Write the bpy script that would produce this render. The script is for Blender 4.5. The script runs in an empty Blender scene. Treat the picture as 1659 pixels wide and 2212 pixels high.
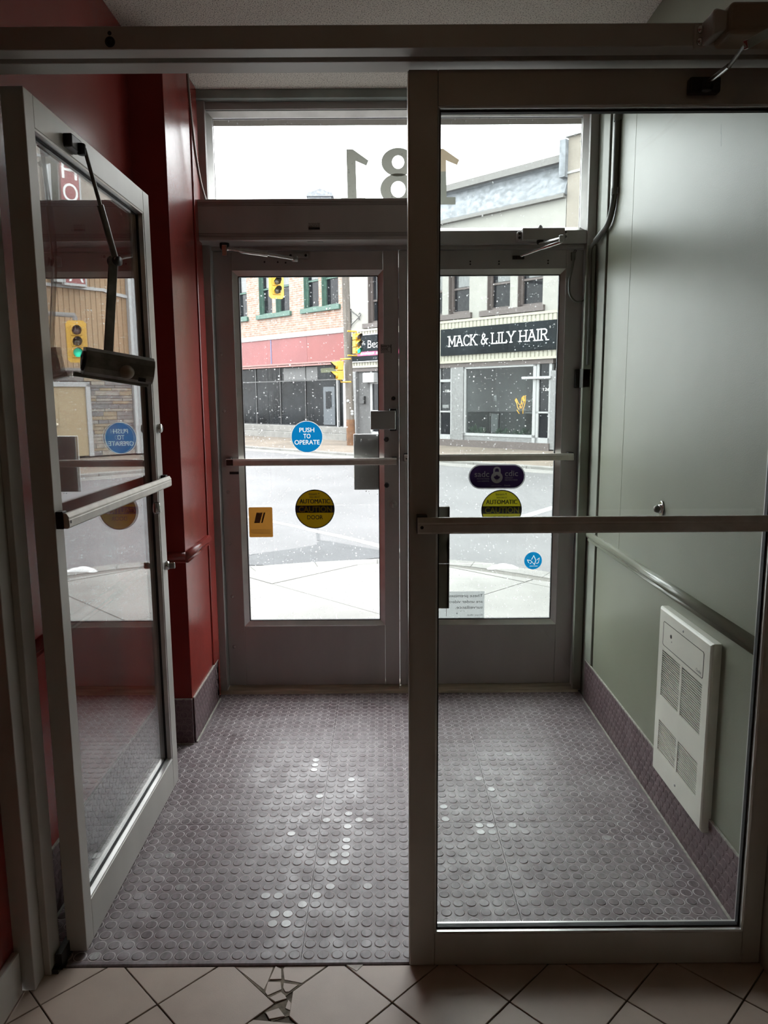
import bpy, bmesh, math, random
from mathutils import Matrix, Vector
random.seed(7)
PI = math.pi
SC = bpy.context.scene
COL = SC.collection

# ------------------------------------------------------------------ camera
FPX, CW, CH = 1600.0, 1659.0, 2212.0
cam_d = bpy.data.cameras.new('camera')
cam = bpy.data.objects.new('camera', cam_d)
COL.objects.link(cam)
cam_d.sensor_fit = 'VERTICAL'
cam_d.sensor_height = 36.0
cam_d.lens = 36.0 * FPX / CH
cam_d.clip_start = 0.02
cam_d.clip_end = 500
rot = Matrix(((0.99997396, 0.00700327, -0.00174005),
              (-0.00278009, 0.1513602, -0.98847477),
              (-0.00665918, 0.98845387, 0.15137573)))
cam.matrix_world = Matrix.Translation((0, 0, 1.47)) @ rot.to_4x4()
SC.camera = cam

# ------------------------------------------------------------------ overcast sky, exposure
world = bpy.data.worlds.new('overcast_sky')
SC.world = world
world.use_nodes = True
bg = world.node_tree.nodes['Background']
bg.inputs[0].default_value = (0.955, 0.98, 1.0, 1)
bg.inputs[1].default_value = 9.5
SC.view_settings.view_transform = 'Standard'
SC.view_settings.look = 'None'
SC.view_settings.gamma = 1.0
SC.view_settings.use_curve_mapping = False
SC.view_settings.exposure = 0.0
SC.cycles.transparent_max_bounces = 24
SC.cycles.max_bounces = 14
SC.cycles.diffuse_bounces = 6
SC.cycles.caustics_reflective = False
SC.cycles.sample_clamp_indirect = 6.0


# ------------------------------------------------------------------ materials
def srgb(r, g, b):
    f = lambda c: c / 12.92 if c <= 0.04045 else ((c + 0.055) / 1.055) ** 2.4
    return (f(r / 255), f(g / 255), f(b / 255), 1)


def newmat(name):
    m = bpy.data.materials.new(name)
    m.use_nodes = True
    nt = m.node_tree
    return m, nt, nt.nodes, nt.links, nt.nodes['Principled BSDF']


def noise_col(nt, coord, scale, c0, c1, lo=0.35, hi=0.65, detail=4, stretch=None):
    n = nt.nodes.new('ShaderNodeTexNoise')
    n.inputs['Scale'].default_value = scale
    n.inputs['Detail'].default_value = detail
    src = coord
    if stretch:
        mp = nt.nodes.new('ShaderNodeMapping')
        mp.inputs['Scale'].default_value = stretch
        nt.links.new(coord, mp.inputs['Vector'])
        src = mp.outputs['Vector']
    nt.links.new(src, n.inputs['Vector'])
    r = nt.nodes.new('ShaderNodeValToRGB')
    r.color_ramp.elements[0].position = lo
    r.color_ramp.elements[1].position = hi
    r.color_ramp.elements[0].color = c0
    r.color_ramp.elements[1].color = c1
    nt.links.new(n.outputs['Fac'], r.inputs['Fac'])
    return r.outputs['Color'], n


def mat(name, col, rough=0.5, metal=0.0, var=0.0, vscale=8.0, bump=0.0, bscale=200.0, spec=0.5, stretch=None, bdist=0.002, rvar=0.0):
    m, nt, N, L, b = newmat(name)
    b.inputs['Roughness'].default_value = rough
    b.inputs['Metallic'].default_value = metal
    b.inputs['Specular IOR Level'].default_value = spec
    b.inputs['Base Color'].default_value = col
    tc = N.new('ShaderNodeTexCoord').outputs['Object']
    if var:
        c0 = tuple(c * (1 - var) for c in col[:3]) + (1,)
        c1 = tuple(min(1, c * (1 + var)) for c in col[:3]) + (1,)
        o, _ = noise_col(nt, tc, vscale, c0, c1, stretch=stretch)
        L.new(o, b.inputs['Base Color'])
    if rvar:
        o, _ = noise_col(nt, tc, vscale * 1.7, (rough - rvar,) * 3 + (1,), (rough + rvar,) * 3 + (1,))
        L.new(o, b.inputs['Roughness'])
    if bump:
        n = N.new('ShaderNodeTexNoise')
        n.inputs['Scale'].default_value = bscale
        n.inputs['Detail'].default_value = 3
        L.new(tc, n.inputs['Vector'])
        bp = N.new('ShaderNodeBump')
        bp.inputs['Strength'].default_value = bump
        bp.inputs['Distance'].default_value = bdist
        L.new(n.outputs['Fac'], bp.inputs['Height'])
        L.new(bp.outputs['Normal'], b.inputs['Normal'])
    return m


def glass_mat(name, tint=(0.93, 0.95, 0.94, 1), r0=0.045, power=4.0, specks=0.0, haze=0.0, speck_scale=55.0):
    """thin clear sheet: transparent with an angle-dependent mirror, optional dried white splashes"""
    m = bpy.data.materials.new(name)
    m.use_nodes = True
    nt = m.node_tree
    N, L = nt.nodes, nt.links
    N.clear()
    out = N.new('ShaderNodeOutputMaterial')
    tr = N.new('ShaderNodeBsdfTransparent')
    tr.inputs[0].default_value = tint
    gl = N.new('ShaderNodeBsdfGlossy')
    gl.inputs['Roughness'].default_value = 0.0
    geo = N.new('ShaderNodeNewGeometry')
    dot = N.new('ShaderNodeVectorMath')
    dot.operation = 'DOT_PRODUCT'
    L.new(geo.outputs['Incoming'], dot.inputs[0])
    L.new(geo.outputs['Normal'], dot.inputs[1])

    def mth(op, a, b=None):
        n = N.new('ShaderNodeMath')
        n.operation = op
        for i, x in enumerate((a, b)):
            if x is None:
                continue
            if isinstance(x, (int, float)):
                n.inputs[i].default_value = x
            else:
                L.new(x, n.inputs[i])
        return n.outputs[0]
    c = mth('ABSOLUTE', dot.outputs['Value'])
    k = mth('SUBTRACT', 1.0, c)
    p = mth('POWER', k, power)
    fr = mth('ADD', mth('MULTIPLY', p, 1 - r0), r0)
    mx = N.new('ShaderNodeMixShader')
    L.new(fr, mx.inputs[0])
    L.new(tr.outputs[0], mx.inputs[1])
    L.new(gl.outputs[0], mx.inputs[2])
    last = mx.outputs[0]
    if specks or haze:
        tc = N.new('ShaderNodeTexCoord').outputs['Object']
        mp = N.new('ShaderNodeMapping')
        mp.inputs['Scale'].default_value = (1.0, 0.0, 1.0)
        L.new(tc, mp.inputs['Vector'])
        masks = []
        for sc_, rad in ((speck_scale, 0.20), (speck_scale * 1.9, 0.20), (speck_scale * 0.45, 0.07)):
            v = N.new('ShaderNodeTexVoronoi')
            v.inputs['Scale'].default_value = sc_
            L.new(mp.outputs[0], v.inputs['Vector'])
            # random size per cell
            sep = N.new('ShaderNodeSeparateColor')
            L.new(v.outputs['Color'], sep.inputs[0])
            thr = mth('MULTIPLY', mth('POWER', sep.outputs[0], 1.5), rad)
            masks.append(mth('LESS_THAN', v.outputs['Distance'], thr))
        mk = mth('MAXIMUM', mth('MAXIMUM', masks[0], masks[1]), masks[2])
        dens, _ = noise_col(nt, mp.outputs[0], 5.0, (0.35,) * 3 + (1,), (1,) * 3 + (1,), 0.38, 0.6)
        mk = mth('MULTIPLY', mth('MULTIPLY', mk, dens), specks)
        if haze:
            hz, _ = noise_col(nt, mp.outputs[0], 3.0, (haze * 0.3,) * 3 + (1,), (haze,) * 3 + (1,), 0.3, 0.7)
            mk = mth('MAXIMUM', mk, hz)
        df = N.new('ShaderNodeBsdfDiffuse')
        df.inputs[0].default_value = (0.75, 0.76, 0.76, 1)
        ts = N.new('ShaderNodeBsdfTranslucent')
        ts.inputs[0].default_value = (0.75, 0.76, 0.76, 1)
        md = N.new('ShaderNodeMixShader')
        md.inputs[0].default_value = 0.5
        L.new(df.outputs[0], md.inputs[1])
        L.new(ts.outputs[0], md.inputs[2])
        m2 = N.new('ShaderNodeMixShader')
        L.new(mk, m2.inputs[0])
        L.new(last, m2.inputs[1])
        L.new(md.outputs[0], m2.inputs[2])
        last = m2.outputs[0]
    L.new(last, out.inputs['Surface'])
    return m


def film_mat(name, col, tcol):
    """printed film: reflects col and lets tcol of the daylight through"""
    m = bpy.data.materials.new(name)
    m.use_nodes = True
    nt = m.node_tree
    N, L = nt.nodes, nt.links
    N.clear()
    out = N.new('ShaderNodeOutputMaterial')
    d = N.new('ShaderNodeBsdfDiffuse')
    d.inputs[0].default_value = col
    t = N.new('ShaderNodeBsdfTranslucent')
    t.inputs[0].default_value = tuple(tcol) + (1,)
    x = N.new('ShaderNodeMixShader')
    x.inputs[0].default_value = 0.5
    L.new(d.outputs[0], x.inputs[1])
    L.new(t.outputs[0], x.inputs[2])
    L.new(x.outputs[0], out.inputs['Surface'])
    return m


def emit_mat(name, col, s):
    m, nt, N, L, b = newmat(name)
    b.inputs['Base Color'].default_value = col
    b.inputs['Emission Color'].default_value = col
    b.inputs['Emission Strength'].default_value = s
    return m


M = {}
M['alum'] = mat('satin aluminium', (0.50, 0.485, 0.45, 1), 0.42, 0.2, 0.07, 5, 0.05, 600, stretch=(1, 1, 0.12))
M['alum_ext'] = mat('painted grey aluminium', (0.40, 0.38, 0.37, 1), 0.45, 0.08, 0.10, 4, 0.05, 400, stretch=(1, 1, 0.3))
M['alum_bead'] = mat('bright glazing bead', (0.68, 0.67, 0.65, 1), 0.30, 0.65, 0.08, 12)
M['alum_bar'] = mat('worn push bar aluminium', (0.62, 0.59, 0.54, 1), 0.36, 0.3, 0.08, 25, stretch=(1, 1, 1))
M['gasket'] = mat('black rubber gasket', (0.012, 0.012, 0.013, 1), 0.6)
M['black'] = mat('black hardware', (0.018, 0.018, 0.018, 1), 0.4)
M['chrome'] = mat('chrome', (0.62, 0.62, 0.60, 1), 0.16, 0.9)
M['steel'] = mat('brushed steel', (0.45, 0.45, 0.44, 1), 0.35, 0.8)
M['bronze'] = mat('bronze closer paint', (0.19, 0.185, 0.16, 1), 0.38, 0.3, 0.25, 30)
M['tan_paint'] = mat('tan closer cover', (0.30, 0.24, 0.17, 1), 0.45)
M['red'] = mat('dark red satin wall paint', (0.225, 0.028, 0.022, 1), 0.27, 0, 0.07, 3, 0.22, 260, bdist=0.0012)
M['green'] = mat('grey green satin wall paint', (0.245, 0.255, 0.192, 1), 0.37, 0, 0.05, 2.5, 0.25, 240, spec=0.36, bdist=0.0014)
M['rail_green_lit'] = mat('glossy grey green rail with painted highlight', (0.30, 0.31, 0.245, 1), 0.2)  # wall green lightened to stand for light caught on the moulding
M['green_dk'] = mat('dull green wood strip', (0.27, 0.285, 0.235, 1), 0.5, 0, 0.12, 6)
M['greenboard'] = mat('weathered green grey board', (0.28, 0.32, 0.30, 1), 0.5, 0, 0.15, 6)
M['grout'] = mat('dark dirty grout', (0.10, 0.082, 0.062, 1), 0.9, 0, 0.3, 40)
M['tile'] = mat('pinkish beige ceramic tile', (0.54, 0.435, 0.365, 1), 0.45, 0, 0.06, 9, 0.10, 350, spec=0.4)
M['tile_core'] = mat('broken tile core', (0.62, 0.57, 0.52, 1), 0.8, 0, 0.1, 60)
M['broken_bed'] = mat('exposed mortar', (0.20, 0.165, 0.125, 1), 0.9, 0, 0.3, 60)
M['screed'] = mat('dark subfloor', (0.05, 0.045, 0.045, 1), 0.9)
M['caulk'] = mat('old pale caulk', (0.42, 0.41, 0.36, 1), 0.7, 0, 0.2, 60)
M['heater'] = mat('ivory enamel', (0.84, 0.825, 0.73, 1), 0.34, 0, 0.04, 10)
M['white_paint'] = mat('white paint', (0.55, 0.55, 0.53, 1), 0.5)
M['cream_lbl'] = mat('label paper', (0.35, 0.34, 0.32, 1), 0.6)
M['plaster'] = mat('hall plaster', (0.30, 0.28, 0.25, 1), 0.7)
M['cable'] = mat('grey painted cable', (0.15, 0.155, 0.14, 1), 0.5)
M['flex'] = mat('armoured flex cable', (0.30, 0.27, 0.25, 1), 0.35, 0.7)
M['sill'] = mat('worn threshold', (0.46, 0.40, 0.31, 1), 0.5, 0.1, 0.25, 14, stretch=(0.3, 3, 3))

m, nt, N, L, b = newmat('stippled ceiling')
tc = N.new('ShaderNodeTexCoord').outputs['Object']
c, n = noise_col(nt, tc, 200, srgb(128, 122, 113), srgb(226, 221, 212), 0.36, 0.46, 3)
L.new(c, b.inputs['Base Color'])
b.inputs['Roughness'].default_value = 0.9
bp = N.new('ShaderNodeBump')
bp.inputs['Strength'].default_value = 0.6
bp.inputs['Distance'].default_value = 0.006
L.new(n.outputs['Fac'], bp.inputs['Height'])
L.new(bp.outputs['Normal'], b.inputs['Normal'])
M['ceiling'] = m


def rubber(name, c0, c1, rough):
    m, nt, N, L, b = newmat(name)
    tc = N.new('ShaderNodeTexCoord').outputs['Object']
    c, n = noise_col(nt, tc, 7.0, c0, c1, 0.3, 0.7, 8)
    c2, _ = noise_col(nt, tc, 90.0, (0.75, 0.75, 0.75, 1), (1.12, 1.12, 1.12, 1), 0.35, 0.6, 4, stretch=(1, 0.25, 1))
    mx = N.new('ShaderNodeMix')
    mx.data_type = 'RGBA'
    mx.blend_type = 'MULTIPLY'
    mx.inputs[0].default_value = 1.0
    L.new(c, mx.inputs[6])
    L.new(c2, mx.inputs[7])
    L.new(mx.outputs[2], b.inputs['Base Color'])
    r, _ = noise_col(nt, tc, 13.0, (rough - 0.10,) * 3 + (1,), (rough + 0.12,) * 3 + (1,), 0.3, 0.65, 5)
    L.new(r, b.inputs['Roughness'])
    return m


M['rubber'] = rubber('mauve grey studded rubber', (0.165, 0.122, 0.132, 1), (0.275, 0.238, 0.248, 1), 0.40)
M['rubber_top'] = rubber('worn stud tops', (0.150, 0.110, 0.120, 1), (0.245, 0.210, 0.220, 1), 0.40)
M['rubber_base'] = rubber('plum rubber skirting', (0.125, 0.078, 0.086, 1), (0.18, 0.125, 0.134, 1), 0.5)
M['stud_glint'] = rubber('polished stud tops with painted glint', (0.30, 0.28, 0.28, 1), (0.44, 0.43, 0.43, 1), 0.22)  # glossier worn rubber; the paler colour stands for sky glints
M['dust'] = mat('dust around studs', (0.56, 0.515, 0.52, 1), 0.75, 0, 0.28, 30)
M['dust_base'] = mat('dust around skirting studs', (0.22, 0.165, 0.17, 1), 0.7, 0, 0.25, 30)

M['glass_in'] = glass_mat('clear door glass', specks=0.0, haze=0.0, r0=0.07, power=3.0)
M['glass_right'] = glass_mat('clear inner glass', r0=0.03, power=4.5)
M['glass_ext'] = glass_mat('splashed street glass', r0=0.03, power=4.5, specks=0.9, haze=0.012, tint=(0.97, 0.98, 0.975, 1))
M['glass_transom'] = glass_mat('dusty transom glass', r0=0.03, power=4.5, specks=0.35, haze=0.03, tint=(0.97, 0.98, 0.975, 1), speck_scale=40)
M['glass_shop'] = glass_mat('shop glass', r0=0.012, power=4.0, tint=(0.8, 0.82, 0.82, 1))

# printed films on the glass
M['f_blue'] = film_mat('blue sticker', (0.004, 0.16, 0.40, 1), (0.003, 0.12, 0.29))
M['f_white'] = film_mat('white print', (0.80, 0.82, 0.82, 1), (0.55, 0.57, 0.57))
M['f_yellow'] = film_mat('yellow sticker', (0.42, 0.29, 0.008, 1), (0.05, 0.03, 0.001))
M['f_yellow2'] = film_mat('faded yellow sticker', (0.50, 0.46, 0.03, 1), (0.10, 0.09, 0.004))
M['f_black'] = mat('black print', (0.006, 0.006, 0.007, 1), 0.5)
M['f_brown'] = film_mat('amber sticker', (0.40, 0.20, 0.05, 1), (0.16, 0.07, 0.012))
M['f_brownd'] = mat('dark amber print', (0.10, 0.06, 0.025, 1), 0.6)
M['f_purple'] = film_mat('purple sticker', (0.085, 0.045, 0.17, 1), (0.008, 0.003, 0.022))
M['f_silver'] = film_mat('silver print', (0.62, 0.62, 0.63, 1), (0.11, 0.11, 0.115))
M['f_cyan'] = film_mat('cyan sticker', (0.01, 0.25, 0.52, 1), (0.004, 0.16, 0.36))
M['f_grey'] = film_mat('grey frosted notice', (0.36, 0.37, 0.37, 1), (0.34, 0.35, 0.35))
M['f_text'] = mat('grey notice print', (0.06, 0.06, 0.062, 1), 0.6)
M['f_num'] = film_mat('number vinyl', (0.40, 0.40, 0.36, 1), (0.16, 0.16, 0.138))

# street
M['concrete'] = mat('pale concrete paving', (0.143, 0.139, 0.130, 1), 0.85, 0, 0.13, 2.2, 0.1, 90)
M['joint'] = mat('paving joint dirt', (0.075, 0.070, 0.062, 1), 0.9)
M['kerb'] = mat('concrete kerb', (0.130, 0.126, 0.118, 1), 0.85, 0, 0.16, 4)
M['asphalt'] = mat('worn asphalt', (0.080, 0.078, 0.080, 1), 0.85, 0, 0.12, 0.9, 0.2, 120)
M['patch'] = mat('newer asphalt patch', (0.036, 0.037, 0.040, 1), 0.8, 0, 0.14, 5, 0.2, 120)
M['roadwhite'] = mat('road marking', (0.228, 0.228, 0.223, 1), 0.7, 0, 0.2, 12)
M['snow'] = mat('dirty snow', (0.5, 0.5, 0.5, 1), 0.8)
M['paver'] = mat('tan pavers', (0.115, 0.093, 0.072, 1), 0.9, 0, 0.25, 0.8)
M['stucco_w'] = mat('white stucco', (0.211, 0.207, 0.189, 1), 0.9, 0, 0.06, 3, 0.3, 30, bdist=0.01)
M['stucco_t'] = mat('beige stucco', (0.176, 0.157, 0.133, 1), 0.9, 0, 0.06, 2)
M['corr'] = mat('cream metal siding', (0.229, 0.220, 0.176, 1), 0.5)
M['trim_w'] = mat('white street trim', (0.229, 0.233, 0.233, 1), 0.5)
M['brownwood'] = mat('brown window wood', (0.064, 0.051, 0.047, 1), 0.6)
M['greenwood'] = mat('green window wood', (0.038, 0.083, 0.064, 1), 0.6, 0, 0.15, 6)
M['slate'] = mat('grey slate mansard', (0.140, 0.149, 0.162, 1), 0.8, 0, 0.3, 7)
M['maroon'] = mat('faded maroon sign panel', (0.140, 0.034, 0.034, 1), 0.55, 0, 0.12, 0.8)
M['maroon2'] = mat('maroon sign panel', (0.132, 0.024, 0.021, 1), 0.5, 0, 0.08, 0.8)
M['signblack'] = mat('charcoal sign board', (0.011, 0.014, 0.016, 1), 0.6, 0, 0.4, 0.6, spec=0.03)
M['signwhite'] = mat('white sign lettering', (0.450, 0.450, 0.440, 1), 0.5)
M['pink'] = mat('pink sign strip', (0.320, 0.030, 0.100, 1), 0.5)
M['tilegrey'] = mat('small grey mosaic tile', (0.123, 0.123, 0.123, 1), 0.5, 0, 0.2, 18)
M['darkwall'] = mat('grey painted brick', (0.062, 0.062, 0.062, 1), 0.8, 0, 0.1, 6)
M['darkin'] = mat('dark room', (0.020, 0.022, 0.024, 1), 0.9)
M['shopin'] = mat('shop interior wall', (0.140, 0.145, 0.145, 1), 0.9)
M['windowglass'] = mat('dark window glass', (0.008, 0.009, 0.011, 1), 0.05, 0, spec=0.16)
M['curtain'] = mat('pale curtain behind glass', (0.100, 0.105, 0.105, 1), 0.3, 0, 0.25, 5, stretch=(6, 1, 0.4))
M['shopdark'] = mat('black shop glass', (0.008, 0.009, 0.010, 1), 0.10, 0, 0.6, 0.7, spec=0.06)
M['siding'] = mat('tan wooden siding', (0.192, 0.125, 0.068, 1), 0.7, 0, 0.05, 3, stretch=(4, 4, 0.6))
M['tandoor'] = mat('tan panel door', (0.231, 0.181, 0.106, 1), 0.6)
STONES = [mat('veneer stone %d' % i, c, 0.9, 0, 0.2, 8) for i, c in enumerate(
    [(0.156, 0.140, 0.119, 1), (0.105, 0.100, 0.095, 1), (0.155, 0.125, 0.085, 1), (0.090, 0.088, 0.088, 1), (0.160, 0.150, 0.135, 1)])]
M['mortar'] = mat('stone mortar', (0.060, 0.056, 0.050, 1), 0.9)
M['sigyellow'] = mat('signal yellow', (0.342, 0.190, 0.006, 1), 0.45)
M['sigblack'] = mat('signal visor inside', (0.013, 0.013, 0.013, 1), 0.6)
M['lens_red'] = mat('unlit red lens', (0.060, 0.035, 0.030, 1), 0.25)
M['lens_amber'] = mat('unlit amber lens', (0.055, 0.045, 0.025, 1), 0.25)
M['lens_green'] = emit_mat('lit green lens', (0.02, 0.75, 0.45, 1), 0.9)
M['pole'] = mat('weathered pole', (0.088, 0.077, 0.066, 1), 0.9, 0, 0.3, 3, stretch=(4, 4, 0.3))
M['rust'] = mat('rusty steel', (0.095, 0.045, 0.020, 1), 0.9, 0, 0.3, 6)
M['galv'] = mat('galvanised arm', (0.100, 0.095, 0.090, 1), 0.6)
M['neon'] = emit_mat('amber neon', (1.0, 0.48, 0.02, 1), 1.1)
M['leaf'] = mat('dull green leaves', (0.045, 0.075, 0.050, 1), 0.7, 0, 0.3, 12)
M['lamp'] = emit_mat('warm lamp diffuser', (1.0, 0.62, 0.29, 1), 4.2)

m, nt, N, L, b = newmat('old orange brick')
tc = N.new('ShaderNodeTexCoord').outputs['Object']
mp = N.new('ShaderNodeMapping')
mp.inputs['Rotation'].default_value = (PI / 2, 0, 0)
L.new(tc, mp.inputs['Vector'])
br = N.new('ShaderNodeTexBrick')
br.inputs['Color1'].default_value = (0.205, 0.108, 0.070, 1)
br.inputs['Color2'].default_value = (0.195, 0.140, 0.112, 1)
br.inputs['Mortar'].default_value = (0.235, 0.21, 0.185, 1)
br.inputs['Scale'].default_value = 1.0
br.inputs['Mortar Size'].default_value = 0.012
br.inputs['Brick Width'].default_value = 0.26
br.inputs['Row Height'].default_value = 0.082
L.new(mp.outputs[0], br.inputs['Vector'])
c2, _ = noise_col(nt, tc, 5.0, (0.85, 0.85, 0.85, 1), (1.35, 1.4, 1.45, 1), 0.4, 0.7, 6)
mx = N.new('ShaderNodeMix')
mx.data_type = 'RGBA'
mx.blend_type = 'MULTIPLY'
mx.inputs[0].default_value = 1
L.new(br.outputs['Color'], mx.inputs[6])
L.new(c2, mx.inputs[7])
L.new(mx.outputs[2], b.inputs['Base Color'])
b.inputs['Roughness'].default_value = 0.9
M['brick'] = m

# ------------------------------------------------------------------ mesh helpers
SPACE = {}
ID = Matrix.Identity(4)


class MB:
    def __init__(s):
        s.v, s.f, s.sm, s.mi = [], [], [], []

    def add(s, vs, fs, smooth=False, mi=0):
        o = len(s.v)
        s.v += [Vector(p) for p in vs]
        for f in fs:
            s.f.append([i + o for i in f])
            s.sm.append(smooth)
            s.mi.append(mi)
        return s

    def box(s, x0, x1, y0, y1, z0, z1, mi=0):
        vs = [(x, y, z) for z in (z0, z1) for y in (y0, y1) for x in (x0, x1)]
        return s.add(vs, [(0, 2, 3, 1), (4, 5, 7, 6), (0, 1, 5, 4), (2, 6, 7, 3), (0, 4, 6, 2), (1, 3, 7, 5)], mi=mi)

    def obox(s, c, ax, ay, az, hx, hy, hz, mi=0):
        c = Vector(c)
        ax, ay, az = (Vector(a).normalized() for a in (ax, ay, az))
        vs = [c + ax * (hx * i) + ay * (hy * j) + az * (hz * k) for k in (-1, 1) for j in (-1, 1) for i in (-1, 1)]
        return s.add(vs, [(0, 2, 3, 1), (4, 5, 7, 6), (0, 1, 5, 4), (2, 6, 7, 3), (0, 4, 6, 2), (1, 3, 7, 5)], mi=mi)

    def bar(s, p0, p1, w, h, up=(0, 0, 1), mi=0):
        p0, p1 = Vector(p0), Vector(p1)
        d = (p1 - p0)
        a = d.normalized()
        u = Vector(up)
        side = a.cross(u).normalized()
        u = side.cross(a)
        return s.obox((p0 + p1) / 2, a, side, u, d.length / 2, w / 2, h / 2, mi)

    def prism(s, pts, o, ex, ey, ez, h, mi=0):
        o, ex, ey, ez = Vector(o), Vector(ex), Vector(ey), Vector(ez)
        n = len(pts)
        vs = [o + ex * p[0] + ey * p[1] for p in pts] + [o + ex * p[0] + ey * p[1] + ez * h for p in pts]
        fs = [list(range(n))[::-1], list(range(n, 2 * n))] + [(i, (i + 1) % n, n + (i + 1) % n, n + i) for i in range(n)]
        return s.add(vs, fs, mi=mi)

    def cyl(s, p0, p1, r0, r1=None, n=16, mi=0, caps=True):
        p0, p1 = Vector(p0), Vector(p1)
        r1 = r0 if r1 is None else r1
        a = (p1 - p0).normalized()
        u = a.orthogonal().normalized()
        w = a.cross(u)
        ring = lambda p, r: [p + (u * math.cos(2 * PI * i / n) + w * math.sin(2 * PI * i / n)) * r for i in range(n)]
        s.add(ring(p0, r0) + ring(p1, r1), [(i, (i + 1) % n, n + (i + 1) % n, n + i) for i in range(n)], True, mi)
        if caps:
            s.add(ring(p0, r0), [list(range(n))[::-1]], mi=mi)
            s.add(ring(p1, r1), [list(range(n))], mi=mi)
        return s

    def lathe(s, p, axis, prof, n=20, mi=0):
        """prof: (radius, height along the axis)"""
        p, a = Vector(p), Vector(axis).normalized()
        u = a.orthogonal().normalized()
        w = a.cross(u)
        vs, fs = [], []
        for r, h in prof:
            vs += [p + a * h + (u * math.cos(2 * PI * i / n) + w * math.sin(2 * PI * i / n)) * max(r, 1e-5) for i in range(n)]
        for k in range(len(prof) - 1):
            fs += [(k * n + i, k * n + (i + 1) % n, (k + 1) * n + (i + 1) % n, (k + 1) * n + i) for i in range(n)]
        return s.add(vs, fs, True, mi)

    def tube(s, path, r, n=8, mi=0, closed=False):
        path = [Vector(p) for p in path]
        k = len(path)
        vs, fs = [], []
        prev = None
        for i, p in enumerate(path):
            a = (path[min(i + 1, k - 1)] - path[max(i - 1, 0)]).normalized()
            if prev is None:
                u = a.orthogonal().normalized()
            else:
                u = (prev - a * prev.dot(a)).normalized()
            prev = u
            w = a.cross(u)
            rr = r(i) if callable(r) else r
            vs += [p + (u * math.cos(2 * PI * j / n) + w * math.sin(2 * PI * j / n)) * rr for j in range(n)]
        for i in range(k - 1):
            fs += [(i * n + j, i * n + (j + 1) % n, (i + 1) * n + (j + 1) % n, (i + 1) * n + j) for j in range(n)]
        s.add(vs, fs, True, mi)
        s.add(vs[:n], [list(range(n))], mi=mi)
        return s.add(vs[-n:], [list(range(n))], mi=mi)

    def frame(s, x0, x1, z0, z1, w, ya, yb, back):
        """mitred sloping bead round an opening in the xz plane: outer edge at ya, inner edge at yb, back at y=back"""
        o = [(x0, ya, z0), (x1, ya, z0), (x1, ya, z1), (x0, ya, z1)]
        i = [(x0 + w, yb, z0 + w), (x1 - w, yb, z0 + w), (x1 - w, yb, z1 - w), (x0 + w, yb, z1 - w)]
        ib = [(p[0], back, p[2]) for p in i]
        ob = [(p[0], back, p[2]) for p in o]
        vs = o + i + ib + ob
        fs = []
        for k in range(4):
            j = (k + 1) % 4
            fs += [(k, j, 4 + j, 4 + k), (4 + k, 4 + j, 8 + j, 8 + k), (8 + k, 8 + j, 12 + j, 12 + k), (12 + k, 12 + j, j, k)]
        return s.add(vs, fs)

    def build(s, name, material, parent=None, space=None, bevel=0.0, seg=2, label=None, kind=None):
        W = space or ID
        vs = [W @ v for v in s.v]
        me = bpy.data.meshes.new(name)
        if parent is not None:
            F = SPACE[parent.name]
            loc = None
        else:
            lo = [min(v[i] for v in vs) for i in range(3)]
            hi = [max(v[i] for v in vs) for i in range(3)]
            loc = Vector(((lo[0] + hi[0]) / 2, (lo[1] + hi[1]) / 2, lo[2]))
            F = Matrix.Translation(loc)
        inv = F.inverted()
        me.from_pydata([inv @ v for v in vs], [], s.f)
        mats = material if isinstance(material, (list, tuple)) else [material]
        for mm in mats:
            me.materials.append(mm)
        me.polygons.foreach_set('use_smooth', s.sm)
        me.polygons.foreach_set('material_index', s.mi)
        bm = bmesh.new()
        bm.from_mesh(me)
        bmesh.ops.recalc_face_normals(bm, faces=bm.faces)
        bm.to_mesh(me)
        bm.free()
        me.update()
        o = bpy.data.objects.new(name, me)
        COL.objects.link(o)
        if parent is not None:
            o.parent = parent
        else:
            o.location = loc
        SPACE[o.name] = F
        if bevel:
            md = o.modifiers.new('bevel', 'BEVEL')
            md.width = bevel
            md.segments = seg
            md.limit_method = 'ANGLE'
            md.angle_limit = math.radians(40)
        if label:
            o['label'] = label
        if kind:
            o['kind'] = kind
        return o


def tag(o, label, cat, group=None, kind=None):
    o['label'] = label
    o['category'] = cat
    if group:
        o['group'] = group
    if kind:
        o['kind'] = kind
    return o


def thing(name, label, cat, loc=(0, 0, 0), rz=0.0, group=None, kind=None):
    o = bpy.data.objects.new(name, None)
    o.empty_display_size = 0.05
    COL.objects.link(o)
    o.location = loc
    o.rotation_euler = (0, 0, rz)
    SPACE[o.name] = Matrix.Translation(loc) @ Matrix.Rotation(rz, 4, 'Z')
    return tag(o, label, cat, group, kind)


def text_geo(body, bold=0.0):
    cu = bpy.data.curves.new('lettering_curve', 'FONT')
    cu.body = body
    cu.size = 1.0
    cu.offset = bold
    cu.extrude = 0.0
    cu.resolution_u = 4
    ob = bpy.data.objects.new('lettering_curve', cu)
    COL.objects.link(ob)
    dg = bpy.context.evaluated_depsgraph_get()
    me = bpy.data.meshes.new_from_object(ob.evaluated_get(dg))
    vs = [v.co.copy() for v in me.vertices]
    fs = [list(p.vertices) for p in me.polygons]
    bpy.data.objects.remove(ob)
    bpy.data.curves.remove(cu)
    bpy.data.meshes.remove(me)
    return vs, fs


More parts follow.
